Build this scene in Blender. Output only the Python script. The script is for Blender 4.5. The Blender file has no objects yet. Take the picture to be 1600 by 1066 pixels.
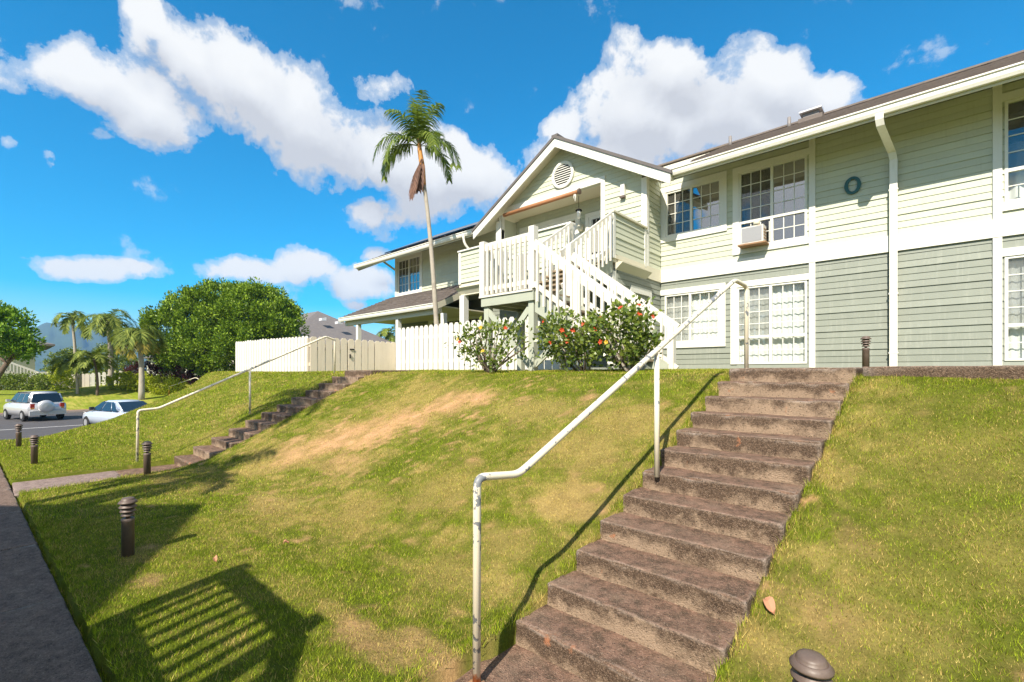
import bpy, bmesh, math, random
import numpy as np
from mathutils import Vector, Matrix

rnd = random.Random(7)
nrg = np.random.default_rng(11)
scn = bpy.context.scene
col = scn.collection

# ------------------------------------------------------------------ camera, sky, sun, exposure
# world: x runs along the building front (right), y into the building, z up; the lower walkway is z = 0
EYE = 1.62
FPX, HOR = 720.0, 582.0                       # focal length and horizon of a 1600 px wide frame
RT = np.array([.7433, .669, 0.]); FW = np.array([-.669, .7433, 0.]); UP = np.array([0, 0, 1.])
CAM = np.array([0, 0, EYE])

cd = bpy.data.cameras.new('camera'); cam = bpy.data.objects.new('camera', cd); col.objects.link(cam)
cam.location = CAM
cam.rotation_euler = (math.pi / 2, 0, math.atan2(.669, .7433))
cd.sensor_width = 36; cd.lens = 36 * FPX / 1600; cd.shift_y = (HOR - 533) / 1600
cd.clip_start = .05; cd.clip_end = 9000
scn.camera = cam

SUN_AZ, SUN_EL = math.radians(-17), math.radians(43)      # heading of the light in plan (from +y), height of the sun
sd = np.array([math.sin(SUN_AZ) * math.cos(SUN_EL), math.cos(SUN_AZ) * math.cos(SUN_EL), -math.sin(SUN_EL)])
sl = bpy.data.lights.new('sun', 'SUN'); sl.energy = 5.0; sl.angle = math.radians(.55); sl.color = (1, .92, .80)
so = bpy.data.objects.new('sun', sl); col.objects.link(so)
so.rotation_euler = Vector(sd).to_track_quat('-Z', 'Y').to_euler(); so.location = (10, -20, 30)

scn.cycles.transparent_max_bounces = 32
vs = scn.view_settings
vs.view_transform = 'Standard'; vs.look = 'None'; vs.gamma = 1; vs.use_curve_mapping = False
vs.exposure = .86


def at(x, y, Y):                              # a point seen at pixel (x, y) of the photograph at depth Y
    return CAM + Y * ((x - 800) / FPX * RT + FW + (HOR - y) / FPX * UP)


def azel(x, y):
    d = at(x, y, 1.) - CAM
    d = d / np.linalg.norm(d)
    return math.atan2(d @ RT, d @ FW), math.asin(d[2])


def N(nt, typ, **kw):
    n = nt.nodes.new(typ)
    for k, v in kw.items():
        if k in n.inputs.keys() if isinstance(k, str) else False:
            n.inputs[k].default_value = v
        else:
            setattr(n, k, v)
    return n


def M(nt, op, a, b=None, c=None, clamp=False):
    n = nt.nodes.new('ShaderNodeMath'); n.operation = op; n.use_clamp = clamp
    for i, v in enumerate((a, b, c)):
        if v is None: continue
        if hasattr(v, 'is_output'): nt.links.new(v, n.inputs[i])
        else: n.inputs[i].default_value = v
    return n.outputs[0]


def ramp(nt, fac, stops, interp='LINEAR'):
    r = nt.nodes.new('ShaderNodeValToRGB'); r.color_ramp.interpolation = interp
    e = r.color_ramp.elements
    while len(e) < len(stops): e.new(.5)
    for el, (p, c) in zip(e, stops):
        el.position = p; el.color = (c, c, c, 1) if not hasattr(c, '__len__') else (*c, 1)
    nt.links.new(fac, r.inputs[0])
    return r.outputs[0]


def mixc(nt, fac, a, b, mode='MIX'):
    n = nt.nodes.new('ShaderNodeMix'); n.data_type = 'RGBA'; n.blend_type = mode
    for i, v in ((0, fac), (6, a), (7, b)):
        if hasattr(v, 'is_output'): nt.links.new(v, n.inputs[i])
        elif i == 0: n.inputs[0].default_value = v
        else: n.inputs[i].default_value = (*v, 1)
    return n.outputs[2]


def build_world():
    w = bpy.data.worlds.new('World'); scn.world = w; w.use_nodes = True
    nt = w.node_tree; nt.nodes.clear(); L = nt.links.new
    sky = nt.nodes.new('ShaderNodeTexSky'); sky.sky_type = 'NISHITA'; sky.sun_disc = False
    sky.sun_elevation = SUN_EL
    sky.sun_rotation = math.atan2(-sd[0], -sd[1])
    sky.air_density = 1.0; sky.dust_density = .3; sky.ozone_density = 3.0
    tone = nt.nodes.new('ShaderNodeHueSaturation'); tone.inputs['Hue'].default_value = .488
    tone.inputs['Saturation'].default_value = 1.95; tone.inputs['Value'].default_value = 1.15
    L(sky.outputs[0], tone.inputs['Color'])
    bg = nt.nodes.new('ShaderNodeBackground'); bg.inputs[1].default_value = .100
    L(tone.outputs[0], bg.inputs[0])
    tc = nt.nodes.new('ShaderNodeTexCoord')
    d = tc.outputs['Generated']

    def dot(v):
        n = nt.nodes.new('ShaderNodeVectorMath'); n.operation = 'DOT_PRODUCT'
        L(d, n.inputs[0]); n.inputs[1].default_value = v
        return n.outputs['Value']
    az = M(nt, 'ARCTAN2', dot(RT), dot(FW)); el = M(nt, 'ARCSINE', dot((0, 0, 1)))
    nz = nt.nodes.new('ShaderNodeTexNoise'); nz.inputs['Scale'].default_value = 9.5; nz.inputs['Detail'].default_value = 12
    nz.inputs['Roughness'].default_value = .62; nz.inputs['Distortion'].default_value = .12
    L(d, nz.inputs['Vector'])
    nb = nt.nodes.new('ShaderNodeTexNoise'); nb.inputs['Scale'].default_value = 4.5; nb.inputs['Detail'].default_value = 5
    nb.inputs['Roughness'].default_value = .5
    L(d, nb.inputs['Vector'])
    ell = [  # cloud lobes: px centre, px half sizes, tilt, weight
        (120, 112, 150, 62, 8, 1.), (235, 165, 120, 70, 28, 1.), (60, 95, 70, 45, 0, .7),
        (235, 30, 75, 42, 50, .9), (300, 95, 110, 62, 45, 1.), (395, 135, 150, 80, 30, 1.1), (490, 205, 190, 90, 28, 1.1),
        (620, 265, 170, 85, 12, 1.1), (715, 270, 110, 66, 10, 1.1), (585, 325, 70, 50, 20, .9),
        (595, 135, 62, 34, -10, .62), (215, 60, 40, 70, 10, .5), (130, 207, 60, 18, 8, .36), (65, 192, 55, 16, 12, .36), (10, 220, 30, 22, 0, .34), (85, 247, 24, 30, 0, .33),
        (115, 418, 150, 26, 3, .7), (375, 420, 78, 30, 5, .9), (487, 415, 66, 36, 8, .95), (560, 440, 80, 36, 5, .85), (590, 400, 40, 16, 0, .6), (228, 454, 24, 16, 0, .42), (560, 478, 30, 12, 0, .5),
        (1055, 112, 130, 72, 10, 1.1), (990, 175, 140, 85, -10, 1.15), (1120, 175, 170, 110, 5, 1.2), (1205, 128, 115, 66, 20, 1.05), (1285, 150, 90, 50, 20, .8), (890, 205, 60, 50, -20, .7), (960, 250, 160, 60, 0, 1.),
    ]
    comb = nt.nodes.new('ShaderNodeCombineXYZ'); L(az, comb.inputs[0]); L(el, comb.inputs[1])
    up = nt.nodes.new('ShaderNodeVectorMath'); up.operation = 'ADD'; L(comb.outputs[0], up.inputs[0]); up.inputs[1].default_value = (-.012, .055, 0)

    def field(vec):
        tot = None
        for cx, cy, rx, ry, rot, wgt in ell:
            a0, e0 = azel(cx, cy)
            c, s = math.cos(math.radians(rot)), math.sin(math.radians(rot))
            a1, e1 = azel(cx + rx * c, cy + rx * s); a2, e2 = azel(cx - ry * s, cy + ry * c)
            ang = math.atan2(e1 - e0, a1 - a0)
            mp = nt.nodes.new('ShaderNodeMapping'); mp.vector_type = 'TEXTURE'
            mp.inputs['Location'].default_value = (a0, e0, 0); mp.inputs['Rotation'].default_value = (0, 0, ang)
            mp.inputs['Scale'].default_value = (math.hypot(a1 - a0, e1 - e0) * 1.12, math.hypot(a2 - a0, e2 - e0) * 1.12, 1)
            L(vec, mp.inputs['Vector'])
            g = nt.nodes.new('ShaderNodeTexGradient'); g.gradient_type = 'SPHERICAL'; L(mp.outputs[0], g.inputs[0])
            v = M(nt, 'MULTIPLY', g.outputs['Fac'], wgt)
            tot = v if tot is None else M(nt, 'SMOOTH_MAX', tot, v, .12)
        return tot
    f0 = field(comb.outputs[0]); f1 = field(up.outputs[0])
    # fair-weather clouds carry on round the unseen sky, thickened to whiten the fill light
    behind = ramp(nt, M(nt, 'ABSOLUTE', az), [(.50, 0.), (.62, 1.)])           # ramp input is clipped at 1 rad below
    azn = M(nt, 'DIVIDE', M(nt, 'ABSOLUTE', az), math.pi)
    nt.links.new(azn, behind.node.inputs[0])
    fill_clouds = M(nt, 'MULTIPLY', M(nt, 'MULTIPLY', ramp(nt, nb.outputs['Fac'], [(.40, 0.), (.55, .9)]), behind), ramp(nt, el, [(.02, 0.), (.15, 1.)]))
    f0 = M(nt, 'MAXIMUM', f0, fill_clouds)
    noise = M(nt, 'SUBTRACT', nz.outputs['Fac'], .5)
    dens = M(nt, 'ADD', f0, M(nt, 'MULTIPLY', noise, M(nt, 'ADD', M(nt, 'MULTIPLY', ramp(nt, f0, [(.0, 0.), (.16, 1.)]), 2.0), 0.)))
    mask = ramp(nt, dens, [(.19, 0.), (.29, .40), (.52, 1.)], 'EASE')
    lit = M(nt, 'ADD', M(nt, 'MULTIPLY', M(nt, 'SUBTRACT', f0, f1), 1.4), M(nt, 'MULTIPLY', noise, 1.5))
    lit = M(nt, 'ADD', lit, M(nt, 'MULTIPLY', f0, -.55))
    shade = ramp(nt, M(nt, 'ADD', lit, .62), [(.0, (.66, .67, .71)), (.5, (.87, .88, .90)), (1., (1., 1., .99))])
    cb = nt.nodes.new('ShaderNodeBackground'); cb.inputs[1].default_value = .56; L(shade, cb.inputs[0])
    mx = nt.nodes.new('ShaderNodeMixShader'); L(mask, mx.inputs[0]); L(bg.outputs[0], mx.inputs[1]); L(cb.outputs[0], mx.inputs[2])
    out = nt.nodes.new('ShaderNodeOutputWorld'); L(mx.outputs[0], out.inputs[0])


build_world()

# ------------------------------------------------------------------ helpers
ORG = {}


def root(name, loc, label, cat, group=None):
    o = bpy.data.objects.new(name, None); col.objects.link(o); o.location = loc
    o.empty_display_size = .2
    o['label'] = label; o['category'] = cat
    if group: o['group'] = group
    ORG[o.name] = np.array(loc, float)
    return o


def tag(o, label, cat, group=None):
    o['label'] = label; o['category'] = cat
    if group: o['group'] = group
    return o


def kind(o, k):
    o['kind'] = k
    return o


def mesh(name, V, F, m, parent=None, smooth=False, attr=None, loops=None):
    """one mesh object; V are world coordinates, F an (n, k) array or list of faces"""
    V = np.asarray(V, float)
    o0 = ORG[parent.name] if parent is not None else np.zeros(3)
    me = bpy.data.meshes.new(name)
    V = V - o0
    if isinstance(F, np.ndarray):
        n, k = F.shape
        me.vertices.add(len(V)); me.vertices.foreach_set('co', V.astype(np.float32).ravel())
        me.loops.add(n * k); me.loops.foreach_set('vertex_index', F.astype(np.int32).ravel())
        me.polygons.add(n); me.polygons.foreach_set('loop_start', (np.arange(n) * k).astype(np.int32))
        if smooth: me.polygons.foreach_set('use_smooth', np.ones(n, bool))
        me.update(calc_edges=True)
    else:
        me.from_pydata(V.tolist(), [], [tuple(f) for f in F])
        if smooth:
            for p in me.polygons: p.use_smooth = True
        me.update()
    if attr is not None:
        a = me.color_attributes.new('tint', 'FLOAT_COLOR', 'POINT')
        c = np.ones((len(V), 4), np.float32); c[:, :3] = attr
        a.data.foreach_set('color', c.ravel())
    me.materials.append(m)
    o = bpy.data.objects.new(name, me); col.objects.link(o)
    if parent is not None: o.parent = parent
    ORG[o.name] = o0
    return o


class MB:
    """collects boxes, beams and tubes for one mesh"""
    def __init__(s): s.V = []; s.F = []

    def add(s, V, F):
        b = len(s.V); s.V += [tuple(v) for v in V]; s.F += [tuple(b + i for i in f) for f in F]
        return s

    def box(s, x0, x1, y0, y1, z0, z1):
        return s.add([(x0, y0, z0), (x1, y0, z0), (x1, y1, z0), (x0, y1, z0), (x0, y0, z1), (x1, y0, z1), (x1, y1, z1), (x0, y1, z1)],
                     [(0, 3, 2, 1), (4, 5, 6, 7), (0, 1, 5, 4), (1, 2, 6, 5), (2, 3, 7, 6), (3, 0, 4, 7)])

    def beam(s, p, q, w, h, up=(0, 0, 1)):
        p = np.array(p, float); q = np.array(q, float); d = q - p; d /= np.linalg.norm(d)
        sd_ = np.cross(d, up); sd_ /= np.linalg.norm(sd_); u = np.cross(sd_, d)
        V = [e + a * w / 2 * sd_ + b * h / 2 * u for e in (p, q) for a, b in ((-1, -1), (1, -1), (1, 1), (-1, 1))]
        return s.add(V, [(0, 1, 2, 3), (7, 6, 5, 4), (0, 4, 5, 1), (1, 5, 6, 2), (2, 6, 7, 3), (3, 7, 4, 0)])

    def hull(s, bottom, top):
        """prism between two polygons of equal length"""
        n = len(bottom)
        F = [tuple(range(n))[::-1], tuple(range(n, 2 * n))] + [(i, (i + 1) % n, n + (i + 1) % n, n + i) for i in range(n)]
        return s.add(list(bottom) + list(top), F)

    def tube(s, pts, r, seg=8, cap=True):
        pts = [np.array(p, float) for p in pts]; n = len(pts)
        rs = r if hasattr(r, '__len__') else [r] * n
        V = []; ref = None
        for i, p in enumerate(pts):
            t = pts[min(i + 1, n - 1)] - pts[max(i - 1, 0)]; t /= np.linalg.norm(t)
            if ref is None:
                ref = np.cross(t, (0, 0, 1)) if abs(t[2]) < .9 else np.cross(t, (0, 1, 0))
            a = ref - t * (ref @ t); a /= np.linalg.norm(a); ref = a; b = np.cross(t, a)
            V += [p + rs[i] * (math.cos(k * 2 * math.pi / seg) * a + math.sin(k * 2 * math.pi / seg) * b) for k in range(seg)]
        F = [(i * seg + k, i * seg + (k + 1) % seg, (i + 1) * seg + (k + 1) % seg, (i + 1) * seg + k) for i in range(n - 1) for k in range(seg)]
        if cap: F += [tuple(range(seg))[::-1], tuple(range((n - 1) * seg, n * seg))]
        return s.add(V, F)

    def lathe(s, c, prof, seg=20):
        V = []; F = []
        for r, z in prof:
            V += [(c[0] + r * math.cos(k * 2 * math.pi / seg), c[1] + r * math.sin(k * 2 * math.pi / seg), c[2] + z) for k in range(seg)]
        for i in range(len(prof) - 1):
            F += [(i * seg + k, i * seg + (k + 1) % seg, (i + 1) * seg + (k + 1) % seg, (i + 1) * seg + k) for k in range(seg)]
        F += [tuple(range(seg))[::-1], tuple(range((len(prof) - 1) * seg, len(prof) * seg))]
        return s.add(V, F)

    def build(s, name, m, parent=None, smooth=False):
        o = mesh(name, s.V, s.F, m, parent)
        if smooth:
            for p in o.data.polygons: p.use_smooth = len(p.vertices) == 4
        return o


def box(name, x0, x1, y0, y1, z0, z1, m, parent=None):
    return MB().box(x0, x1, y0, y1, z0, z1).build(name, m, parent)


def beam(name, p, q, w, h, m, parent=None):
    return MB().beam(p, q, w, h).build(name, m, parent)


def tubeo(name, pts, r, m, parent=None, seg=10):
    o = MB().tube(pts, r, seg).build(name, m, parent, smooth=True)
    return o


def put(name, me, parent, loc, scale=(1, 1, 1), rotz=0):
    """another piece that shares mesh data; loc in world coordinates"""
    o = bpy.data.objects.new(name, me); col.objects.link(o); o.parent = parent
    o0 = ORG[parent.name] if parent is not None else np.zeros(3)
    o.location = np.array(loc, float) - o0; o.scale = scale; o.rotation_euler = (0, 0, rotz)
    return o


def rounded(pts, r=.08, n=6):
    """a polyline with its corners rounded"""
    P = [np.array(p, float) for p in pts]; out = [P[0]]
    for a, b, c in zip(P, P[1:], P[2:]):
        u = (a - b) / np.linalg.norm(a - b); v = (c - b) / np.linalg.norm(c - b)
        for k in range(n + 1):
            t = k / n; out.append((1 - t) ** 2 * (b + u * r) + 2 * t * (1 - t) * b + t * t * (b + v * r))
    out.append(P[-1])
    return out


# lattice noise
def _h(i, j, s):
    n = (i * 374761393 + j * 668265263 + s * 974634777) & 0xffffffff
    n = ((n ^ (n >> 13)) * 1274126177) & 0xffffffff
    return ((n ^ (n >> 16)) & 0xffff) / 65535.0


def vnoise(x, y, s=0):
    x = np.asarray(x, float); y = np.asarray(y, float)
    i = np.floor(x).astype(np.int64); j = np.floor(y).astype(np.int64); fx = x - i; fy = y - j
    fx = fx * fx * (3 - 2 * fx); fy = fy * fy * (3 - 2 * fy)
    return (_h(i, j, s) * (1 - fx) + _h(i + 1, j, s) * fx) * (1 - fy) + (_h(i, j + 1, s) * (1 - fx) + _h(i + 1, j + 1, s) * fx) * fy


def fbm(x, y, s=0, o=4, g=.5):
    t = 0; a = 1; w = 0
    for k in range(o):
        t = t + a * vnoise(x * 2 ** k, y * 2 ** k, s + k); w += a; a *= g
    return t / w


def sstep(a, b, x):
    t = np.clip((x - a) / (b - a), 0, 1)
    return t * t * (3 - 2 * t)


# ------------------------------------------------------------------ materials
MATS = {}


def newmat(name):
    m = bpy.data.materials.new(name); m.use_nodes = True
    nt = m.node_tree; b = nt.nodes['Principled BSDF']
    MATS[name] = m
    return m, nt, b


def painted(name, c, rough=.55, var=.10, scale=6., dirt=None, dirt_amt=.35, grain=0, rand=.06, streak=False, spec=.35, dscale=3.0):
    """painted or plain surface: small tone shifts, optional dirt and a fine relief"""
    m, nt, b = newmat(name); L = nt.links.new
    tc = nt.nodes.new('ShaderNodeNewGeometry'); P = tc.outputs['Position']
    n1 = N(nt, 'ShaderNodeTexNoise', Scale=scale, Detail=5., Roughness=.6); L(P, n1.inputs['Vector'])
    k = M(nt, 'ADD', M(nt, 'MULTIPLY', M(nt, 'SUBTRACT', n1.outputs['Fac'], .5), var * 2), 1.)
    oi = nt.nodes.new('ShaderNodeObjectInfo')
    k = M(nt, 'MULTIPLY', k, M(nt, 'ADD', M(nt, 'MULTIPLY', oi.outputs['Random'], rand), 1 - rand / 2))
    base = mixc(nt, 1., c, (1, 1, 1), 'MULTIPLY')
    comb = nt.nodes.new('ShaderNodeCombineColor'); [L(k, comb.inputs[i]) for i in range(3)]
    base = mixc(nt, 1., c, comb.outputs[0], 'MULTIPLY')
    if dirt:
        mp = nt.nodes.new('ShaderNodeMapping'); L(P, mp.inputs[0])
        if streak: mp.inputs['Scale'].default_value = (6, 6, .5)
        n2 = N(nt, 'ShaderNodeTexNoise', Scale=dscale, Detail=8., Roughness=.68); L(mp.outputs[0], n2.inputs['Vector'])
        f = ramp(nt, n2.outputs['Fac'], [(.52, 0.), (.75, dirt_amt)])
        base = mixc(nt, f, base, dirt)
    L(base, b.inputs['Base Color']); b.inputs['Roughness'].default_value = rough
    b.inputs['Specular IOR Level'].default_value = spec
    if grain:
        n3 = N(nt, 'ShaderNodeTexNoise', Scale=60., Detail=4.); L(P, n3.inputs['Vector'])
        bp = N(nt, 'ShaderNodeBump', Strength=grain, Distance=.01); L(n3.outputs['Fac'], bp.inputs['Height']); L(bp.outputs[0], b.inputs['Normal'])
    return m


m_up = painted('sage_siding_pale', (.505, .522, .405), .6, .06, 2.5, (.36, .35, .26), .34, .12, .09, True)
m_low = painted('sage_siding_dark', (.232, .250, .208), .6, .08, 2.5, (.38, .39, .33), .42, .12, .08, True)
m_trim = painted('white_trim_paint', (.69, .68, .62), .5, .04, 4., (.50, .43, .32), .22, .06, .04, True)
m_cream = painted('cream_soffit_paint', (.62, .58, .45), .55, .05, 3., (.40, .34, .24), .25, .06)
m_gut = painted('gutter_enamel', (.78, .75, .66), .35, .04, 3., (.45, .36, .24), .3, 0, .03, True, .5)
m_rail = painted('white_rail_paint', (.67, .64, .56), .5, .05, 6., (.50, .38, .24), .4, .06, .05)
m_grn = painted('grey_green_timber', (.40, .42, .335), .6, .08, 5., (.20, .20, .16), .3, .15)
m_tread = painted('bare_tread_timber', (.26, .20, .13), .8, .2, 8., (.10, .08, .06), .5, .2)
m_pick = painted('white_picket_paint', (.66, .63, .56), .6, .06, 5., (.52, .44, .33), .35, .1, .08, True)
m_tan = painted('grazing_lit_picket_paint', (.66, .58, .46), .65, .07, 5., (.42, .34, .25), .35, .1, .08, True)  # picket white turned tan: dimmer grazing sunlight put into the colour
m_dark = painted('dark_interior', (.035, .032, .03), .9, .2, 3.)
m_curt = painted('white_curtain_cloth', (.80, .79, .77), .9, .04, 5.)
m_curtb = painted('dim_curtain_cloth', (.16, .13, .10), .9, .1, 4.)
m_bronze = painted('bronze_lamp_metal', (.115, .08, .062), .5, .18, 9., (.26, .21, .17), .5, .1, .1, False, .5)
m_black = painted('black_gap', (.012, .012, .012), .9)
m_teal = painted('teal_letter_paint', (.012, .085, .08), .35, .05, 9.)
m_rust = painted('rust_metal', (.30, .17, .09), .8, .3, 12., (.12, .05, .03), .5, .3)
m_acw = painted('ac_case_paint', (.60, .58, .52), .5, .1, 9., (.38, .17, .07), .75, .1, 0, False, .4, 7.)
m_acg = painted('ac_coil_grey', (.30, .30, .31), .5, .1, 30.)
m_bamboo = painted('brown_rolled_blind', (.36, .16, .07), .6, .15, 14., (.15, .06, .03), .4)
m_shing = painted('weathered_brown_shingle', (.155, .128, .112), .85, .30, 5., (.27, .22, .18), .5, .5, .2)
m_shing2 = painted('grey_brown_tile', (.13, .115, .11), .85, .25, 4., (.20, .17, .15), .4, .4, .1)
m_alloy = None
m_solar = painted('solar_panel_glass', (.012, .013, .018), .15, .1, 3., None, 0, 0, 0, False, .5)
m_asph = painted('asphalt', (.075, .070, .072), .9, .2, 1.5, (.13, .11, .10), .35, .3)
m_line = painted('road_line_paint', (.62, .60, .58), .7, .1, 8., (.2, .18, .17), .4)
m_dirt = painted('red_dirt', (.26, .13, .07), .95, .25, 3., (.36, .24, .14), .5, .4)
m_leafdry = painted('dry_leaf', (.42, .20, .11), .7, .2, 20.)
m_fenceL = painted('far_white_fence_paint', (.72, .70, .64), .7, .05, 1.)
m_fenceT = painted('far_tan_fence_paint', (.47, .43, .36), .7, .05, 1.)
m_farwall = painted('far_house_wall', (.55, .52, .43), .7, .05, 1.)
m_farroof = painted('far_house_roof', (.15, .135, .13), .85, .2, 3., (.22, .2, .18), .4, .3)
m_plum = painted('vent_white_metal', (.6, .6, .62), .4, .1, 4.)
m_pole = painted('grey_pipe_metal', (.22, .20, .19), .5, .1, 4.)


def m_chipped():
    m, nt, b = newmat('cream_pipe_paint'); L = nt.links.new
    g = nt.nodes.new('ShaderNodeNewGeometry')
    n = N(nt, 'ShaderNodeTexNoise', Scale=22., Detail=6., Roughness=.6); L(g.outputs['Position'], n.inputs['Vector'])
    n2 = N(nt, 'ShaderNodeTexNoise', Scale=2.3, Detail=2.); L(g.outputs['Position'], n2.inputs['Vector'])
    s = M(nt, 'ADD', n.outputs['Fac'], M(nt, 'MULTIPLY', M(nt, 'SUBTRACT', n2.outputs['Fac'], .5), .55))
    f = ramp(nt, s, [(.612, 0.), (.628, 1.)])
    c = mixc(nt, f, (.74, .665, .51), (.20, .21, .22))
    sp = nt.nodes.new('ShaderNodeSeparateXYZ'); L(g.outputs['Position'], sp.inputs[0])
    n3 = N(nt, 'ShaderNodeTexNoise', Scale=40., Detail=4.); L(g.outputs['Position'], n3.inputs['Vector'])
    foot = M(nt, 'MULTIPLY', ramp(nt, M(nt, 'ADD', sp.outputs['Z'], M(nt, 'MULTIPLY', n3.outputs['Fac'], .10)), [(.085, 1.), (.11, 0.)]), 1.)
    c = mixc(nt, foot, c, (.45, .13, .03))
    L(c, b.inputs['Base Color']); b.inputs['Roughness'].default_value = .45
    bp = N(nt, 'ShaderNodeBump', Strength=.5, Distance=.003); bp.invert = True; L(f, bp.inputs['Height']); L(bp.outputs[0], b.inputs['Normal'])
    return m


m_pipe = m_chipped()


def m_concrete(name, pale, mid, dark, tread, use_obj=True):
    """old stained concrete: dark lichen on treads and on the top of each riser, pale worn patches below"""
    m, nt, b = newmat(name); L = nt.links.new
    tc = nt.nodes.new('ShaderNodeTexCoord'); g = nt.nodes.new('ShaderNodeNewGeometry')
    P = g.outputs['Position']
    so_ = nt.nodes.new('ShaderNodeSeparateXYZ'); L(tc.outputs['Object'], so_.inputs[0])
    sn = nt.nodes.new('ShaderNodeSeparateXYZ'); L(g.outputs['Normal'], sn.inputs[0])
    nbig = N(nt, 'ShaderNodeTexNoise', Scale=3.2, Detail=6., Roughness=.6); L(P, nbig.inputs['Vector'])
    nmid = N(nt, 'ShaderNodeTexNoise', Scale=14., Detail=8., Roughness=.7); L(P, nmid.inputs['Vector'])
    nfin = N(nt, 'ShaderNodeTexNoise', Scale=62., Detail=6., Roughness=.78); L(P, nfin.inputs['Vector'])
    vor = N(nt, 'ShaderNodeTexVoronoi', Scale=120.); L(P, vor.inputs['Vector'])
    # riser: dark at the top, pale below, ragged edge
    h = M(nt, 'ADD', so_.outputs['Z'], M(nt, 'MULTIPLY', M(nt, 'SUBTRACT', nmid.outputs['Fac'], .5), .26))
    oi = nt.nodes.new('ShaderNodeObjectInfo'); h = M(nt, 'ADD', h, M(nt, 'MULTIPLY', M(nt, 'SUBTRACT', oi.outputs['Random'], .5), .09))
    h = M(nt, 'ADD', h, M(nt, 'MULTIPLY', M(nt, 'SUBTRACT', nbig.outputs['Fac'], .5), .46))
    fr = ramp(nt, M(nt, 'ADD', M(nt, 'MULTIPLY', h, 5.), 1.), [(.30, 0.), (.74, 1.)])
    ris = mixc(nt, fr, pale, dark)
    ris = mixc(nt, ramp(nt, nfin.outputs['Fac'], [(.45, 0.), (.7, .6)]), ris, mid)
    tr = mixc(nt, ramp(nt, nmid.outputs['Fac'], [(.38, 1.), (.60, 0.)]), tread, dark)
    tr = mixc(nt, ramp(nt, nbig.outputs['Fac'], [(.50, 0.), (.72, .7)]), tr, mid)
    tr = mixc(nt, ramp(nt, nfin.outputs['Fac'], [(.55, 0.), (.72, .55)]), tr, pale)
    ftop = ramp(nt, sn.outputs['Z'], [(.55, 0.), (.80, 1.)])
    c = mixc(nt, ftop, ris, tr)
    # worn nosing and orange lichen spots
    pt = ramp(nt, g.outputs['Pointiness'], [(.515, 0.), (.57, .55)])
    c = mixc(nt, pt, c, (.40, .34, .29))
    no = N(nt, 'ShaderNodeTexNoise', Scale=5.1, Detail=5., Roughness=.65); L(P, no.inputs['Vector'])
    c = mixc(nt, M(nt, 'MULTIPLY', ramp(nt, no.outputs['Fac'], [(.64, 0.), (.70, .75)]), ramp(nt, so_.outputs['Y'], [(.0, 1.), (.12, 0.)])), c, (.42, .17, .08))
    spk = ramp(nt, nfin.outputs['Fac'], [(.28, .38), (.44, .9), (.58, 1.05), (.74, 1.8)])
    c = mixc(nt, 1., c, spk, 'MULTIPLY')
    c = mixc(nt, ramp(nt, vor.outputs['Distance'], [(.14, .75), (.30, 0.)]), c, (.38, .285, .205))
    vo2 = N(nt, 'ShaderNodeTexVoronoi', Scale=46.); L(P, vo2.inputs['Vector'])
    c = mixc(nt, ramp(nt, vo2.outputs['Distance'], [(.12, .8), (.26, 0.)]), c, (.05, .036, .028))
    L(c, b.inputs['Base Color']); b.inputs['Roughness'].default_value = .95; b.inputs['Specular IOR Level'].default_value = .2
    hh = M(nt, 'ADD', M(nt, 'MULTIPLY', nfin.outputs['Fac'], .7), M(nt, 'MULTIPLY', vor.outputs['Distance'], .5))
    hh = M(nt, 'ADD', hh, nmid.outputs['Fac'])
    bp = N(nt, 'ShaderNodeBump', Strength=.85, Distance=.012); L(hh, bp.inputs['Height']); L(bp.outputs[0], b.inputs['Normal'])
    return m


m_conc = m_concrete('old_stair_concrete', (.33, .238, .16), (.25, .17, .117), (.085, .056, .037), (.228, .134, .092))
m_walk = m_concrete('old_walk_concrete', (.34, .25, .20), (.26, .185, .145), (.115, .08, .062), (.215, .145, .112))
m_path = m_concrete('pink_path_concrete', (.36, .29, .25), (.30, .23, .20), (.18, .13, .11), (.32, .235, .205))


def m_glass(name, refl, tint):
    m, nt, b = newmat(name); L = nt.links.new; nt.nodes.remove(b)
    out = nt.nodes['Material Output']
    t = nt.nodes.new('ShaderNodeBsdfTransparent'); t.inputs[0].default_value = (*tint, 1)
    gl = nt.nodes.new('ShaderNodeBsdfGlossy'); gl.inputs['Roughness'].default_value = .03; gl.inputs[0].default_value = (1, 1, 1, 1)
    lw = nt.nodes.new('ShaderNodeLayerWeight'); lw.inputs[0].default_value = .5
    f = M(nt, 'ADD', M(nt, 'POWER', lw.outputs['Facing'], 4.), refl, clamp=True)
    mx = nt.nodes.new('ShaderNodeMixShader'); L(f, mx.inputs[0]); L(t.outputs[0], mx.inputs[1]); L(gl.outputs[0], mx.inputs[2])
    L(mx.outputs[0], out.inputs[0])
    return m


m_gl = m_glass('clear_window_glass', .05, (.92, .94, .93))
m_glr = m_glass('tinted_window_glass', .30, (.40, .45, .48))


def m_screen():
    m, nt, b = newmat('insect_screen_mesh'); L = nt.links.new
    out = nt.nodes['Material Output']
    b.inputs['Base Color'].default_value = (.13, .115, .10, 1); b.inputs['Roughness'].default_value = .8
    t = nt.nodes.new('ShaderNodeBsdfTransparent'); mx = nt.nodes.new('ShaderNodeMixShader'); mx.inputs[0].default_value = .38
    L(t.outputs[0], mx.inputs[1]); L(b.outputs[0], mx.inputs[2]); L(mx.outputs[0], out.inputs[0])
    return m


m_scr = m_screen()
m_scr2 = m_scr.copy(); m_scr2.name = 'pale_insect_screen'
for n_ in m_scr2.node_tree.nodes:
    if n_.type == 'BSDF_PRINCIPLED': n_.inputs['Base Color'].default_value = (.33, .31, .29, 1)
    if n_.type == 'MIX_SHADER': n_.inputs[0].default_value = .22


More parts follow.
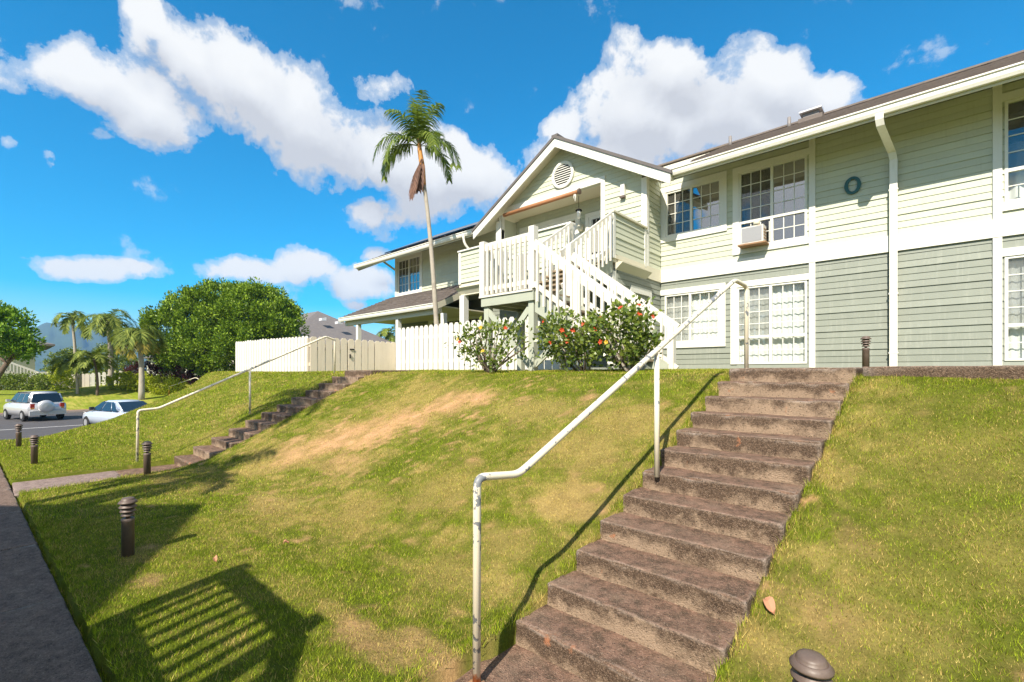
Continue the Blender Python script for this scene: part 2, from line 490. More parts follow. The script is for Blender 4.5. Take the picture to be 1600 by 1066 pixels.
def m_leaf(name, c1, c2, trans=.35, rough=.45, scale=1.2, attr=False, gloss=.35):
    m, nt, b = newmat(name); L = nt.links.new; out = nt.nodes['Material Output']
    if attr:
        a = nt.nodes.new('ShaderNodeAttribute'); a.attribute_name = 'tint'; c = a.outputs['Color']
    else:
        g = nt.nodes.new('ShaderNodeNewGeometry')
        n = N(nt, 'ShaderNodeTexNoise', Scale=scale, Detail=4.); L(g.outputs['Position'], n.inputs['Vector'])
        wn = nt.nodes.new('ShaderNodeNewGeometry')
        f = M(nt, 'ADD', M(nt, 'MULTIPLY', wn.outputs['Random Per Island'], .6), M(nt, 'MULTIPLY', n.outputs['Fac'], .6))
        c = ramp(nt, f, [(.25, c1), (.9, c2)])
    L(c, b.inputs['Base Color']); b.inputs['Roughness'].default_value = rough; b.inputs['Specular IOR Level'].default_value = gloss
    t = nt.nodes.new('ShaderNodeBsdfTranslucent'); L(mixc(nt, .6, c, (.9, 1., .25), 'MULTIPLY'), t.inputs[0])
    br = nt.nodes.new('ShaderNodeMixShader'); br.inputs[0].default_value = trans
    L(b.outputs[0], br.inputs[1]); L(t.outputs[0], br.inputs[2]); L(br.outputs[0], out.inputs[0])
    return m


m_grass = m_leaf('lawn_blades', None, None, .30, .6, attr=True, gloss=.15)
m_l_round = m_leaf('dark_tree_leaves', (.030, .085, .008), (.28, .40, .03), .14, .42, .8, gloss=.25)
m_l_bright = m_leaf('bright_tree_leaves', (.075, .19, .012), (.26, .40, .035), .4, .45, .6)
m_l_palm = m_leaf('palm_frond_green', (.070, .125, .016), (.25, .31, .055), .36, .38, 2., gloss=.25)
m_l_palmb = m_leaf('far_palm_green', (.075, .125, .022), (.27, .31, .06), .3, .6, 1., gloss=.12)
m_l_yel = m_leaf('yellow_palm_green', (.14, .15, .02), (.38, .30, .05), .35, .5, .8)
m_l_dead = m_leaf('dead_frond_brown', (.085, .045, .035), (.20, .105, .07), .15, .7, 2.)
m_l_hib = m_leaf('hibiscus_leaves', (.06, .115, .016), (.24, .29, .05), .32, .3, 5., gloss=.5)
m_l_hedge = m_leaf('lime_hedge_leaves', (.26, .33, .012), (.56, .58, .03), .4, .5, 1.)
m_l_bush = m_leaf('green_bush_leaves', (.07, .13, .018), (.26, .31, .05), .3, .45, .8)
m_l_red = m_leaf('maroon_leaves', (.05, .015, .02), (.12, .03, .04), .3, .45, .8)
m_fl_red = m_leaf('red_petals', (.50, .035, .015), (.70, .10, .03), .35, .5, 8.)
m_fl_yel = m_leaf('yellow_petals', (.70, .42, .02), (.80, .50, .05), .35, .5, 8.)
m_bark = painted('grey_palm_bark', (.36, .32, .26), .9, .25, 9., (.17, .15, .12), .6, .5)
m_bark2 = painted('brown_bark', (.13, .095, .07), .95, .3, 9., (.25, .2, .15), .5, .6)
m_shaft = painted('orange_crownshaft', (.50, .23, .06), .6, .2, 6., (.25, .12, .05), .5, .2)


def m_ground():
    m, nt, b = newmat('lawn_soil'); L = nt.links.new
    a = nt.nodes.new('ShaderNodeAttribute'); a.attribute_name = 'tint'
    g = nt.nodes.new('ShaderNodeNewGeometry')
    n = N(nt, 'ShaderNodeTexNoise', Scale=38., Detail=8., Roughness=.75); L(g.outputs['Position'], n.inputs['Vector'])
    n2 = N(nt, 'ShaderNodeTexNoise', Scale=4., Detail=6., Roughness=.7); L(g.outputs['Position'], n2.inputs['Vector'])
    k = M(nt, 'MULTIPLY', M(nt, 'ADD', M(nt, 'MULTIPLY', n.outputs['Fac'], 1.3), .35), M(nt, 'ADD', M(nt, 'MULTIPLY', n2.outputs['Fac'], .8), .6))
    cc = nt.nodes.new('ShaderNodeCombineColor'); [L(k, cc.inputs[i]) for i in range(3)]
    L(mixc(nt, 1., a.outputs['Color'], cc.outputs[0], 'MULTIPLY'), b.inputs['Base Color'])
    b.inputs['Roughness'].default_value = 1.; b.inputs['Specular IOR Level'].default_value = .1
    bp = N(nt, 'ShaderNodeBump', Strength=.9, Distance=.03); L(n.outputs['Fac'], bp.inputs['Height']); L(bp.outputs[0], b.inputs['Normal'])
    return m


m_soil = m_ground()

# ------------------------------------------------------------------ terrain
_vv = np.linspace(-400, 400, 80001)
_pz = np.interp(_vv, [-400, .2, 1.3, 1.95, 2.3, 3, 4, 4.8, 5.08, 5.3, 5.7, 6.4, 9, 12, 14, 400], [.0, .02, .05, .085, .165, .49, .985, 1.405, 1.545, 1.605, 1.62, 1.635, 1.655, 1.67, 1.68, 1.68])
_k = np.ones(25) / 25
_pz = np.convolve(np.pad(_pz, 12, 'edge'), _k, 'valid')


def we(u): return .37 + .041 * (np.clip(u, -20, 3) + 3.2)      # lawn edge of the sidewalk


def prof(v): return np.interp(v, _vv, _pz)


DU = -8.15                                       # the far stairs repeat the near ones this far along


def stair_edges(v):
    k = (5.17 - v) / .281
    return -1.565 - .0258 * k, -.475 - .0258 * k


def zt(u, v, carve=True):
    u = np.asarray(u, float); v = np.asarray(v, float)
    z = prof(v)
    # right of the stairs the bank sits a little lower, left of it it swells
    z = z - .07 * sstep(-.9, .1, u) * sstep(1.6, 2.4, v) * (1 - sstep(4.0, 5.0, v))
    z = z + .05 * np.sin((u + 4) * .9) * sstep(1.9, 3, v) * (1 - sstep(4.2, 5.2, v)) * sstep(-1.9, -3, u) * sstep(-8.8, -7.5, u)
    z = z + (fbm(u * 1.7, v * 1.7, 3) - .5) * .05 * sstep(.5, 1.5, v)
    edge = -15.8 - 2.6 * sstep(.5, 2.2, v) - 3.4 * sstep(4.2, 6.5, v)
    low = -1.22 + (1.2 + .7 * sstep(2, 11, v)) * sstep(-45.5, -57, u) + .3 * sstep(-57, -120, u)
    s = sstep(0, 1, (edge - u) / (5.5 + 4 * sstep(4, 7, v)))
    z = z * (1 - s) + low * s
    # beds of the walk, paths and stairs
    z = np.where((v < we(u) + .03) & (u > -16.2), np.minimum(z, -.06), z)
    if carve:
        for du in (0, DU):
            a, b = stair_edges(np.clip(v, 1.8, 5.3))
            inn = (u > a + du + .02) & (u < b + du - .02) & (v < 6.0) & (v > we(u) - .08)
            z = np.where(inn, z - .45, z)
        z = np.where((u > -.6) & (u < 6) & (v > 5.22) & (v < 6.3), z - .4, z)
    return z


def ground_px(x, y, t0=1.2, t1=60.):
    d = at(x, y, 1.) - CAM
    t = np.linspace(t0, t1, 6000)
    P = CAM + t[:, None] * d
    i = np.argmax(P[:, 2] < zt(P[:, 0], P[:, 1], False))
    return P[i]


PATCH = []          # bare or dry places: centre, radii along x and y, tilt, weight, kind (0 dry straw, 1 bare reddish sand)
for px_, py_, ru, rv, w_, k_ in [
        (735, 622, .60, .22, 1., 1), (690, 637, .70, .22, 1., 1), (640, 655, .75, .28, 1., 1), (600, 668, .7, .32, .9, 1), (555, 680, .7, .36, 1., 1),
        (505, 694, .7, .36, .8, 1), (465, 708, .6, .34, .7, 1), (420, 728, .6, .3, .6, 0), (540, 722, .5, .25, .6, 1), (330, 762, .6, .25, .5, 0), (260, 750, .7, .16, .6, 0),
        (560, 985, .26, .14, .6, 1), (640, 1005, .20, .10, .5, 1), (520, 955, .2, .1, .5, 0), (870, 790, .35, .3, .9, 0), (905, 700, .6, .4, .6, 0), (800, 850, .3, .25, .5, 0),
        (980, 660, .6, .4, .6, 0), (700, 760, .6, .4, .5, 0), (560, 800, .5, .3, .6, 0), (420, 790, .6, .3, .7, 0), (610, 640, .8, .2, .5, 0), (830, 640, .8, .3, .5, 0),
        (1540, 590, .3, .05, .9, 1), (1335, 850, .14, .10, .5, 1), (1400, 905, .3, .2, .5, 0), (1480, 720, .5, .3, .5, 0), (1290, 960, .2, .15, .5, 1), (1560, 850, .4, .3, .5, 0),
        (370, 640, .6, .3, .4, 0), (330, 680, .5, .3, .4, 0), (240, 905, .2, .1, .5, 1), (215, 870, .25, .15, .5, 0), (700, 900, .35, .22, .45, 0), (700, 1040, .25, .12, .5, 1)]:
    w_ = w_ * (.55 if px_ > 1270 else 1); g_ = ground_px(px_, py_); PATCH.append((g_[0], g_[1], ru, rv, w_, k_))


def lawn(u, v):
    """tint and thickness of the lawn"""
    u = np.asarray(u, float); v = np.asarray(v, float)
    n1 = fbm(u * .8, v * 1.1, 21, 4); n2 = fbm(u * 3.1, v * 4.2, 31, 4); n3 = fbm(u * 9, v * 9, 41, 3)
    st = fbm(u * 1.2 + v * 2.2, v * 5.5 - u * 1.4, 51, 3)
    hf = fbm(u * 15, v * 17, 61, 3) - .5
    dry = np.clip((n1 - .47) * 1.5 + (n2 - .5) * 1.7 + (n3 - .5) * 1.0 + (st - .5) * 1.5 + 1.5 * hf + .12 + .15 * sstep(1.6, 2.6, v) * (1 - sstep(5.0, 5.8, v)), 0, 1) * .78
    dry = dry * (.50 + .5 * sstep(.9, 2.6, v)) * (.45 + .55 * sstep(-10.8, -8.2, u)) * (.62 + .38 * sstep(.7, 2.2, v + .5 * (u + 2.2) * (u > -2.2)))
    dry = dry * (1 - .50 * sstep(-.8, .2, u)) * (1 - .15 * sstep(3.9, 5, v))
    bare = np.zeros_like(u)
    for cu, cv, ru, rv, w_, k_ in PATCH:
        wob = 1 + 1.6 * (n2 - .5) + 1.4 * (n3 - .5) + 1.3 * hf
        r = np.sqrt(((u - cu) / ru) ** 2 + ((v - cv) / rv) ** 2) * wob
        m_ = w_ * (1 - sstep(.35, 1.25, r))
        if k_: bare = np.maximum(bare, m_ * np.clip(.35 + 1.3 * (n3 - .3), 0, 1))
        dry = np.maximum(dry, np.minimum(m_ * 1.2, 1))
    return np.clip(dry, 0, 1), np.clip(bare, 0, 1), n2, n3


def axis(segs):
    out = []
    for a, b, st in segs:
        out.append(np.arange(a, b - 1e-6, st))
    return np.unique(np.round(np.concatenate(out), 4))


ua = axis([(-4000, -400, 400), (-400, -100, 30), (-100, -58, 3), (-58, -43, .5), (-43, -24, 1.0), (-24, -12, .2), (-12, -10.4, .1), (-10.4, -9.5, .03), (-9.5, -9.0, .08), (-9.0, -8.4, .03),
           (-8.4, -2.0, .07), (-2.0, -1.4, .025), (-1.4, -.85, .08), (-.85, -.3, .025), (-.3, 3., .07), (3, 8, .25), (8, 40, 2), (40, 4000, 200)])
va = axis([(-4000, -100, 300), (-100, -12, 4), (-12, -1.4, .5), (-1.4, -.3, .1), (-.3, .62, .03), (.62, 6.5, .05), (6.5, 9, .15), (9, 30, .5), (30, 100, 3), (100, 400, 30), (400, 4001, 300)])
UU, VV = np.meshgrid(ua, va)
ZZ = zt(UU, VV)
dry_, bare_, n2_, n3_ = lawn(UU, VV)
GREEN = np.array([.105, .130, .012]); STRAW = np.array([.34, .245, .085]); SAND = np.array([.50, .275, .15])
tint = GREEN * (.75 + .5 * n2_[..., None]); tint = tint * (1 - dry_[..., None]) + STRAW * (.7 + .5 * n3_[..., None]) * dry_[..., None]
tint = tint * (1 - bare_[..., None]) + SAND * (.75 + .5 * n3_[..., None]) * bare_[..., None]
nu, nv = len(ua), len(va)
ix = np.arange(nu * nv).reshape(nv, nu)
F_ = np.stack([ix[:-1, :-1], ix[:-1, 1:], ix[1:, 1:], ix[1:, :-1]], -1).reshape(-1, 4)
tint = tint * (1 + .8 * sstep(-24, -44, UU))[..., None]
lawn_o = kind(mesh('ground', np.stack([UU, VV, ZZ], -1).reshape(-1, 3), F_, m_soil, None, True, tint.reshape(-1, 3)), 'structure')


def blades():
    V = []; C = []
    zones = [(.7, 5., 14500, .0034, .026), (5., 9.5, 4800, .0055, .030), (9.5, 18., 1150, .011, .045), (18, 30, 240, .024, .06)]
    for y0, y1, dens, wd, hg in zones:
        hw = 1.34
        n = int(dens * hw * (y1 ** 2 - y0 ** 2))
        Y = np.sqrt(nrg.uniform(y0 ** 2, y1 ** 2, n)); X = nrg.uniform(-hw, hw, n) * Y
        u = RT[0] * X + FW[0] * Y; v = RT[1] * X + FW[1] * Y
        ok = (v > we(u) - .05 * np.clip(vnoise(u * 3, v * 3, 90) * 2.2 - 1.2, 0, 1) + .02 * nrg.random(n)) & (v < 13) & (u > -24)
        for du in (0, DU):
            a, b = stair_edges(np.clip(v, 1.0, 5.3))
            ok &= ~((u > a + du - .01 + .04 * nrg.random(n)) & (u < b + du - .02 * nrg.random(n)) & (v < 5.9))
        ok &= ~((u > -.6) & (v > 5.19) & (v < 6.4))
        ok &= ~((v > 8.9) & (u > -18) & (v < 12.2) & (u < -4.8))
        u, v = u[ok], v[ok]
        dry, bare, n2, n3 = lawn(u, v)
        keep = nrg.random(len(u)) > bare * .88
        u, v, dry, bare, n2, n3 = (q[keep] for q in (u, v, dry, bare, n2, n3))
        z = zt(u, v, False); n = len(u)
        h = hg * nrg.uniform(.45, 1.15, n) * (.55 + .6 * n2 + .45 * vnoise(u * 14, v * 14, 78)) * (1 - .35 * dry)
        edge = np.exp(-np.maximum(v - we(u), 0) / .08)
        for du in (0, DU):
            sa, sb = stair_edges(np.clip(v, 1., 5.3)); edge = edge + 1.3 * np.exp(-np.minimum(np.abs(u - sa - du), np.abs(u - sb - du)) / .05) * (v < 5.4); h = h * (1 + .5 * edge)
        a = nrg.uniform(0, 2 * np.pi, n); lean = nrg.uniform(.1, 1.15, n); b = a + nrg.uniform(-.9, .9, n)
        w = wd * nrg.uniform(.6, 1.3, n)
        base = np.stack([u, v, z - .004], -1)
        side = np.stack([-np.sin(a), np.cos(a), np.zeros(n)], -1) * w[:, None] / 2
        tip = base + np.stack([np.cos(b) * lean * h, np.sin(b) * lean * h, h], -1)
        V.append(np.stack([base - side, base + side, tip], 1).reshape(-1, 3))
        g = np.array([.150, .215, .010]); g2 = np.array([.36, .415, .022]); s1 = np.array([.62, .50, .16]); s2 = np.array([.48, .32, .10])
        r = nrg.random(n)[:, None]
        gc = g * (1 - r) + g2 * r; gc = gc * (.45 + .6 * n3[:, None] + .55 * vnoise(u * 26, v * 26, 77)[:, None])
        sc = s1 * r + s2 * (1 - r)
        isdry = (nrg.random(n) < dry * .85 + .12 + .45 * (vnoise(u * 18, v * 18, 79) - .5))[:, None]
        c = np.where(isdry, sc, gc * (1 - .45 * dry[:, None]) + .45 * dry[:, None] * np.array([.34, .32, .045]))
        c = c * (nrg.uniform(.55, 1.40, n) ** 1.2)[:, None]
        dk = nrg.random(n) < .05; c[dk] = np.array([.09, .055, .02])
        C.append(np.repeat(c, 3, 0))
    V = np.concatenate(V); C = np.concatenate(C)
    F = np.arange(len(V)).reshape(-1, 3)
    o = mesh('grass', V, F, m_grass, None, False, C)
    return tag(kind(o, 'stuff'), 'short mown grass, green and straw coloured, covering the bank and flats', 'grass')


blades()

# ------------------------------------------------------------------ concrete: walk, paths, stairs


def slab_mesh(x0, x1, y0, y1, z0, z1, nx, ny, nz, r=.015, amp=.006, seed=0):
    """a worn block: rounded edges, chipped and uneven"""
    def ax(a, b, n):
        t = np.linspace(a, b, n + 1)
        return np.unique(np.concatenate([t, [a + r * .5, a + r, b - r, b - r * .5]]))
    X, Y, Z = ax(x0, x1, nx), ax(y0, y1, ny), ax(z0, z1, nz)
    V = []; F = []; idx = {}

    def vid(i, j, k):
        if (i, j, k) not in idx:
            idx[(i, j, k)] = len(V); V.append((X[i], Y[j], Z[k]))
        return idx[(i, j, k)]
    a, b, c = len(X) - 1, len(Y) - 1, len(Z) - 1
    for i in range(a):
        for j in range(b):
            F.append((vid(i, j, c), vid(i + 1, j, c), vid(i + 1, j + 1, c), vid(i, j + 1, c)))
    for i in range(a):
        for k in range(c):
            F.append((vid(i, 0, k), vid(i + 1, 0, k), vid(i + 1, 0, k + 1), vid(i, 0, k + 1)))
            F.append((vid(i + 1, b, k), vid(i, b, k), vid(i, b, k + 1), vid(i + 1, b, k + 1)))
    for j in range(b):
        for k in range(c):
            F.append((vid(0, j + 1, k), vid(0, j, k), vid(0, j, k + 1), vid(0, j + 1, k + 1)))
            F.append((vid(a, j, k), vid(a, j + 1, k), vid(a, j + 1, k + 1), vid(a, j, k + 1)))
    V = np.array(V)
    lo = np.array([x0, y0, z0]) + r; hi = np.array([x1, y1, z1]) - r
    q = np.clip(V, lo, hi); d = V - q; ln = np.linalg.norm(d, axis=1, keepdims=True)
    d = np.where(ln > 1e-9, d / np.maximum(ln, 1e-9), 0)
    e = (np.abs(d) > .2).sum(1)
    n = fbm(V[:, 0] * 5 + V[:, 2] * 7 + seed * 3.7, V[:, 1] * 5 + V[:, 2] * 3, seed, 5, .6) - .5
    chip = np.maximum(fbm(V[:, 0] * 9 + seed, V[:, 1] * 7 + V[:, 2] * 9, seed + 9, 3) - .56, 0) * 5
    rad = r + n * amp * 2 - np.where(e >= 2, chip * r * .75, 0)
    return q + d * rad[:, None], F


def build_stairs(du, label, seed):
    st = root('concrete_stairs', (-1.2 + du, 2, 0), label, 'stairs', 'concrete stairs up the grass bank')
    for k in range(13):
        v0 = 5.17 - .281 * k; a, b = stair_edges(v0); ztop = 1.665 - .14 * k
        if k == 0: x1, vend = b + du, 6.2
        else: x1, vend = b + du, v0 + .33
        if k == 12: v0 = 1.28; a -= .0; vend = 2.15
        V, F = slab_mesh(a + du, x1, v0, vend, ztop - (.36 if k < 11 else .20), ztop, 40, 10, 9, .015, .011, seed + k)
        o = mesh('step', V, F, m_conc, None, True)
        # own origin at the nosing so that the staining follows each riser
        off = Vector((a + du, v0, ztop)); o.data.transform(Matrix.Translation(-off)); o.parent = st
        o.location = off - st.location
    return st


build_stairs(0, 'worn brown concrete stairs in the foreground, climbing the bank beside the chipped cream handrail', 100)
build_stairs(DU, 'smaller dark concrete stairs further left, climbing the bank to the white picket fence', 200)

walk = kind(bpy.data.objects.new('sidewalk', None), 'structure'); col.objects.link(walk); ORG['sidewalk'] = np.zeros(3)
x = -16.0; i = 0
while x < 3.2:
    ln = 1.62
    V, F = slab_mesh(x + .006, x + ln - .006, -1.15, .365, -.16, .0 + rnd.uniform(-.004, .004), 30, 28, 2, .016, .007, 300 + i)
    V = np.array(V); V[:, 1] += .041 * (V[:, 0] + 3.2)
    mesh('paving_slab', V, F, m_walk, walk, True); x += ln; i += 1
path = kind(bpy.data.objects.new('path', None), 'structure'); col.objects.link(path); ORG[path.name] = np.zeros(3)
for du, x0, x1, seed in ((0, -1.86, -.76, 400), (DU, -1.98, -.80, 420)):
    V, F = slab_mesh(x0 + du, x1 + du, .12 if du else .46, 1.275, -.15, -.008, 16, 14, 2, .01, .004, seed)
    mesh('paving_slab', V, F, m_path if du else m_conc, path, True)
top = kind(bpy.data.objects.new('upper_walk', None), 'structure'); col.objects.link(top); ORG[top.name] = np.zeros(3)
x = -.44
for i in range(5):
    V, F = slab_mesh(x, x + 1.2, 5.21, 6.25, 1.40, 1.672, 16, 10, 4, .014, .006, 440 + i)
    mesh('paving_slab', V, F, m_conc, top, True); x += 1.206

# ------------------------------------------------------------------ pipe handrails
R_ = .0215


def handrail(p_foot, p_low, p_bend, p_mid_foot, p_mid, p_top, p_end, p_end_foot, label):
    h = root('handrail', p_foot, label, 'handrail', 'pipe handrails beside the concrete stairs')
    pts = rounded([p_foot, p_low, p_bend, p_top, p_end, p_end_foot], .055)
    tubeo('bent_pipe', pts, R_, m_pipe, h, 12)
    tubeo('post', [p_mid_foot, p_mid], R_ * .95, m_pipe, h, 12)
    return h


h1 = handrail((-1.742, 1.66, -.01), (-1.738, 1.66, 1.075), (-1.712, 1.955, 1.045), (-1.575, 3.45, .80), (-1.575, 3.45, 1.77), (-1.43, 4.93, 2.545), (-1.40, 5.215, 2.52), (-1.40, 5.215, 1.64),
              'chipped cream pipe handrail beside the foreground concrete stairs')
MB().lathe((-1.742, 1.66, -.012), [(.05, 0), (.046, .012), (.028, .02)], 14).build('base_flange', m_rust, h1)
handrail((-10.23, 1.60, -.01), (-10.23, 1.61, .955), (-10.23, 1.90, .975), (-10.23, 3.40, .77), (-10.23, 3.40, 1.70), (-10.23, 4.99, 2.44), (-10.23, 5.21, 2.38), (-10.23, 5.20, 1.60),
         'thin cream pipe handrail beside the far left stairs, running up to the picket gate')

# ------------------------------------------------------------------ bollard lights


def bollard_proto():
    t = root('bollard_light', (0, 0, 0), '', 'bollard', 'bronze louvred bollard lights along the walks')
    MB().lathe((0, 0, 0), [(.045, -.10), (.045, .30), (.048, .305), (.048, .325), (.042, .332)], 22).build('post', m_bronze, t, True)
    MB().lathe((0, 0, 0), [(.017, .33), (.017, .50)], 12).build('stem', m_bronze, t, True)
    for q, (z, r) in enumerate(((.352, .050), (.388, .058), (.424, .064))):
        MB().lathe((0, 0, 0), [(r * .55, z + .026), (r, z), (r, z + .006), (r * .62, z + .034), (r * .5, z + .034)], 24).build('louver', m_bronze, t, True)
    MB().lathe((0, 0, 0), [(.040, .470), (.067, .462), (.068, .470), (.054, .486), (.051, .487), (.050, .482), (.048, .482), (.047, .497), (.040, .505), (.022, .510), (.001, .511)], 24).build('cap', m_bronze, t, True)
    return t


def copy_tree(o, loc, label=None, rz=0, parent=None):
    c = o.copy(); col.objects.link(c)
    if parent is None:
        c.location = loc; c.rotation_euler = (0, 0, rz)
        if label: c['label'] = label
    else:
        c.parent = parent
    for ch in o.children: copy_tree(ch, None, parent=c)
    return c


bp_ = bollard_proto()
for i, (u, v, z, lb) in enumerate([
        (-5.134, .74, .03, 'bronze bollard light standing in the shadow on the lawn nearest the dark sidewalk'),
        (-.30, 1.90, .125, 'bronze bollard light cut off by the bottom edge, right of the foreground stairs'),
        (-.68, 8.7, 1.655, 'small bronze bollard light at the head of the foreground stairs, before the green wall'),
        (-8.83, 1.50, .06, 'bronze bollard light at the foot of the far left stairs'),
        (-11.55, .40, .02, 'weathered bollard light on the left lawn past the pink path, the nearer of two'),
        (-14.57, .27, .0, 'farthest bollard light at the left lawn edge near the parking lot')]):
    if i == 0:
        bp_.location = (u, v, z); bp_['label'] = lb
    else: copy_tree(bp_, (u, v, z), lb, .7 * i)

# a fallen leaf on the bank
def fallen_leaf(px_, py_, s, rz, label):
    g = ground_px(px_, py_)
    V = []; F = []
    for i in range(7):
        t = i / 6; w = s * .36 * math.sin(math.pi * min(t * .95 + .04, 1)) ** .8
        for sg in (-1, 0, 1):
            x_ = (t - .5) * s; y_ = sg * w; z_ = .018 + .012 * abs(sg) + .016 * math.sin(t * 5)
            V.append((g[0] + x_ * math.cos(rz) - y_ * math.sin(rz), g[1] + x_ * math.sin(rz) + y_ * math.cos(rz), g[2] + z_ + .42 * (x_ * math.sin(rz) + y_ * math.cos(rz)) + .02))
    for i in range(6):
        for j in range(2): F.append((i * 3 + j, (i + 1) * 3 + j, (i + 1) * 3 + j + 1, i * 3 + j + 1))
    # give the blade a thickness
    n = len(V); V += [(a, b, c - .002) for a, b, c in V]; F += [tuple(n + q for q in f[::-1]) for f in F]
    return tag(mesh('fallen_leaf', V, F, m_leafdry), label, 'leaf', 'dry leaves fallen on the grass')


fallen_leaf(1202, 958, .078, -.7, 'large curled pink brown leaf lying beside the foreground stairs')
fallen_leaf(336, 882, .045, .2, 'pale dry leaf lying on the lawn beyond the striped shadow')
fallen_leaf(447, 855, .05, 1.2, 'small pale leaf on the grass in mid lawn')

# ------------------------------------------------------------------ the apartment building
W = 12.22; COURSE = .1355
bld = root('apartment_building', (-5.4, 12.2, 1.68), 'two-storey sage green lap-sided apartment building with white trim, gabled balcony wing and brown roof', 'apartment building')


def unit_board(m, k=1.):
    me = bpy.data.meshes.new('siding_board')
    V = [(x, y, z) for x in (0, 1) for y, z in ((0, 0), (-.026 * k, 0), (-.026 * k, .006), (-.007, COURSE), (0, COURSE))]
    F = [(0, 1, 2, 3, 4), (9, 8, 7, 6, 5)] + [(i, 5 + i, 5 + (i + 1) % 5, (i + 1) % 5) for i in range(5)]
    me.from_pydata(V, [], F); me.materials.append(m)
    bm = bmesh.new(); bm.from_mesh(me); bmesh.ops.recalc_face_normals(bm, faces=bm.faces); bm.to_mesh(me); bm.free()
    return me


B_UP, B_LOW = [unit_board(m_up, 1.1), unit_board(m_up, .72)], [unit_board(m_low, 1.1), unit_board(m_low, .72)]


def cut(a, b, holes):
    segs = [(a, b)]
    for h0, h1 in holes:
        segs = [s for p, q in segs for s in ((p, min(q, h0)), (max(p, h1), q)) if s[1] - s[0] > .015]
    return segs


def siding(parent, me, plane, c, a0, a1, z0, z1, holes=(), lim=None):
    """lap boards on a wall. plane 'f' faces -y at y = c, 'r' faces +x at x = c, 'l' faces -x, 'b' faces +y"""
    z = z0; pair = me; row = 0
    while z < z1 - .02:
        me = pair[0] if row % 3 == 0 else pair[1]; row += 1
        h = min(COURSE, z1 - z)
        zc = z + h * .5
        lo, hi = (a0, a1) if lim is None else lim(z, a0, a1)
        if hi - lo > .03:
            for p, q in cut(lo, hi, [(h0, h1) for h0, h1, k0, k1 in holes if k0 < zc < k1]):
                cuts = [p]
                while q - cuts[-1] > 3.4: cuts.append(cuts[-1] + rnd.uniform(1.2, 3.0))
                cuts.append(q)
                for p, q in zip(cuts, [x_ - (.003 if x_ != cuts[-1] else 0) for x_ in cuts[1:]]):
                  sc = (q - p, 1, h / COURSE)
                  dz = rnd.uniform(-.0015, .0015)
                  if plane == 'f': put('siding_board', me, parent, (p, c, z + dz), sc)
                  elif plane == 'r': put('siding_board', me, parent, (c, p, z + dz), sc, math.pi / 2)
                  elif plane == 'l': put('siding_board', me, parent, (c, q, z + dz), sc, -math.pi / 2)
                  else: put('siding_board', me, parent, (q, c, z + dz), sc, math.pi)
        z += COURSE


def core(name, u0, u1, v0, v1, z0, z1, holes, m, parent):
    """a wall slab with rectangular openings along x"""
    zs = sorted({z0, z1, *[h for q in holes for h in q[2:] if z0 < h < z1]})
    mb = MB()
    for za, zb in zip(zs, zs[1:]):
        zc = (za + zb) / 2
        for p, q in cut(u0, u1, [(h[0], h[1]) for h in holes if h[2] < zc < h[3]]): mb.box(p, q, v0, v1, za, zb)
    return mb.build(name, m, parent)


UNITPANE = MB().box(0, 1, -.003, .003, 0, 1)


def pane_mesh(m):
    me = bpy.data.meshes.new('pane'); me.from_pydata(UNITPANE.V, [], UNITPANE.F); me.materials.append(m); return me


P_CLR, P_REF = pane_mesh(m_gl), pane_mesh(m_glr)


def curtain_obj(parent, u0, u1, z0, z1, v, m, folds=9., amp=.028, name='curtain'):
    n = max(12, int((u1 - u0) * 46)); V = []
    for k in range(2):
        for i in range(n + 1):
            t = i / n; s = math.sin(t * (u1 - u0) * folds * 6.28 + .8 * math.sin(t * 9)) * amp
            V.append((u0 + t * (u1 - u0), v + s + .01 * k * 0, z0 if k == 0 else z1))
    F = [(i, i + 1, n + 2 + i, n + 1 + i) for i in range(n)]
    b = len(V); V += [(x, y + .006, z) for x, y, z in V]; F += [tuple(b + q for q in f[::-1]) for f in F]
    return mesh(name, V, F, m, parent, True)


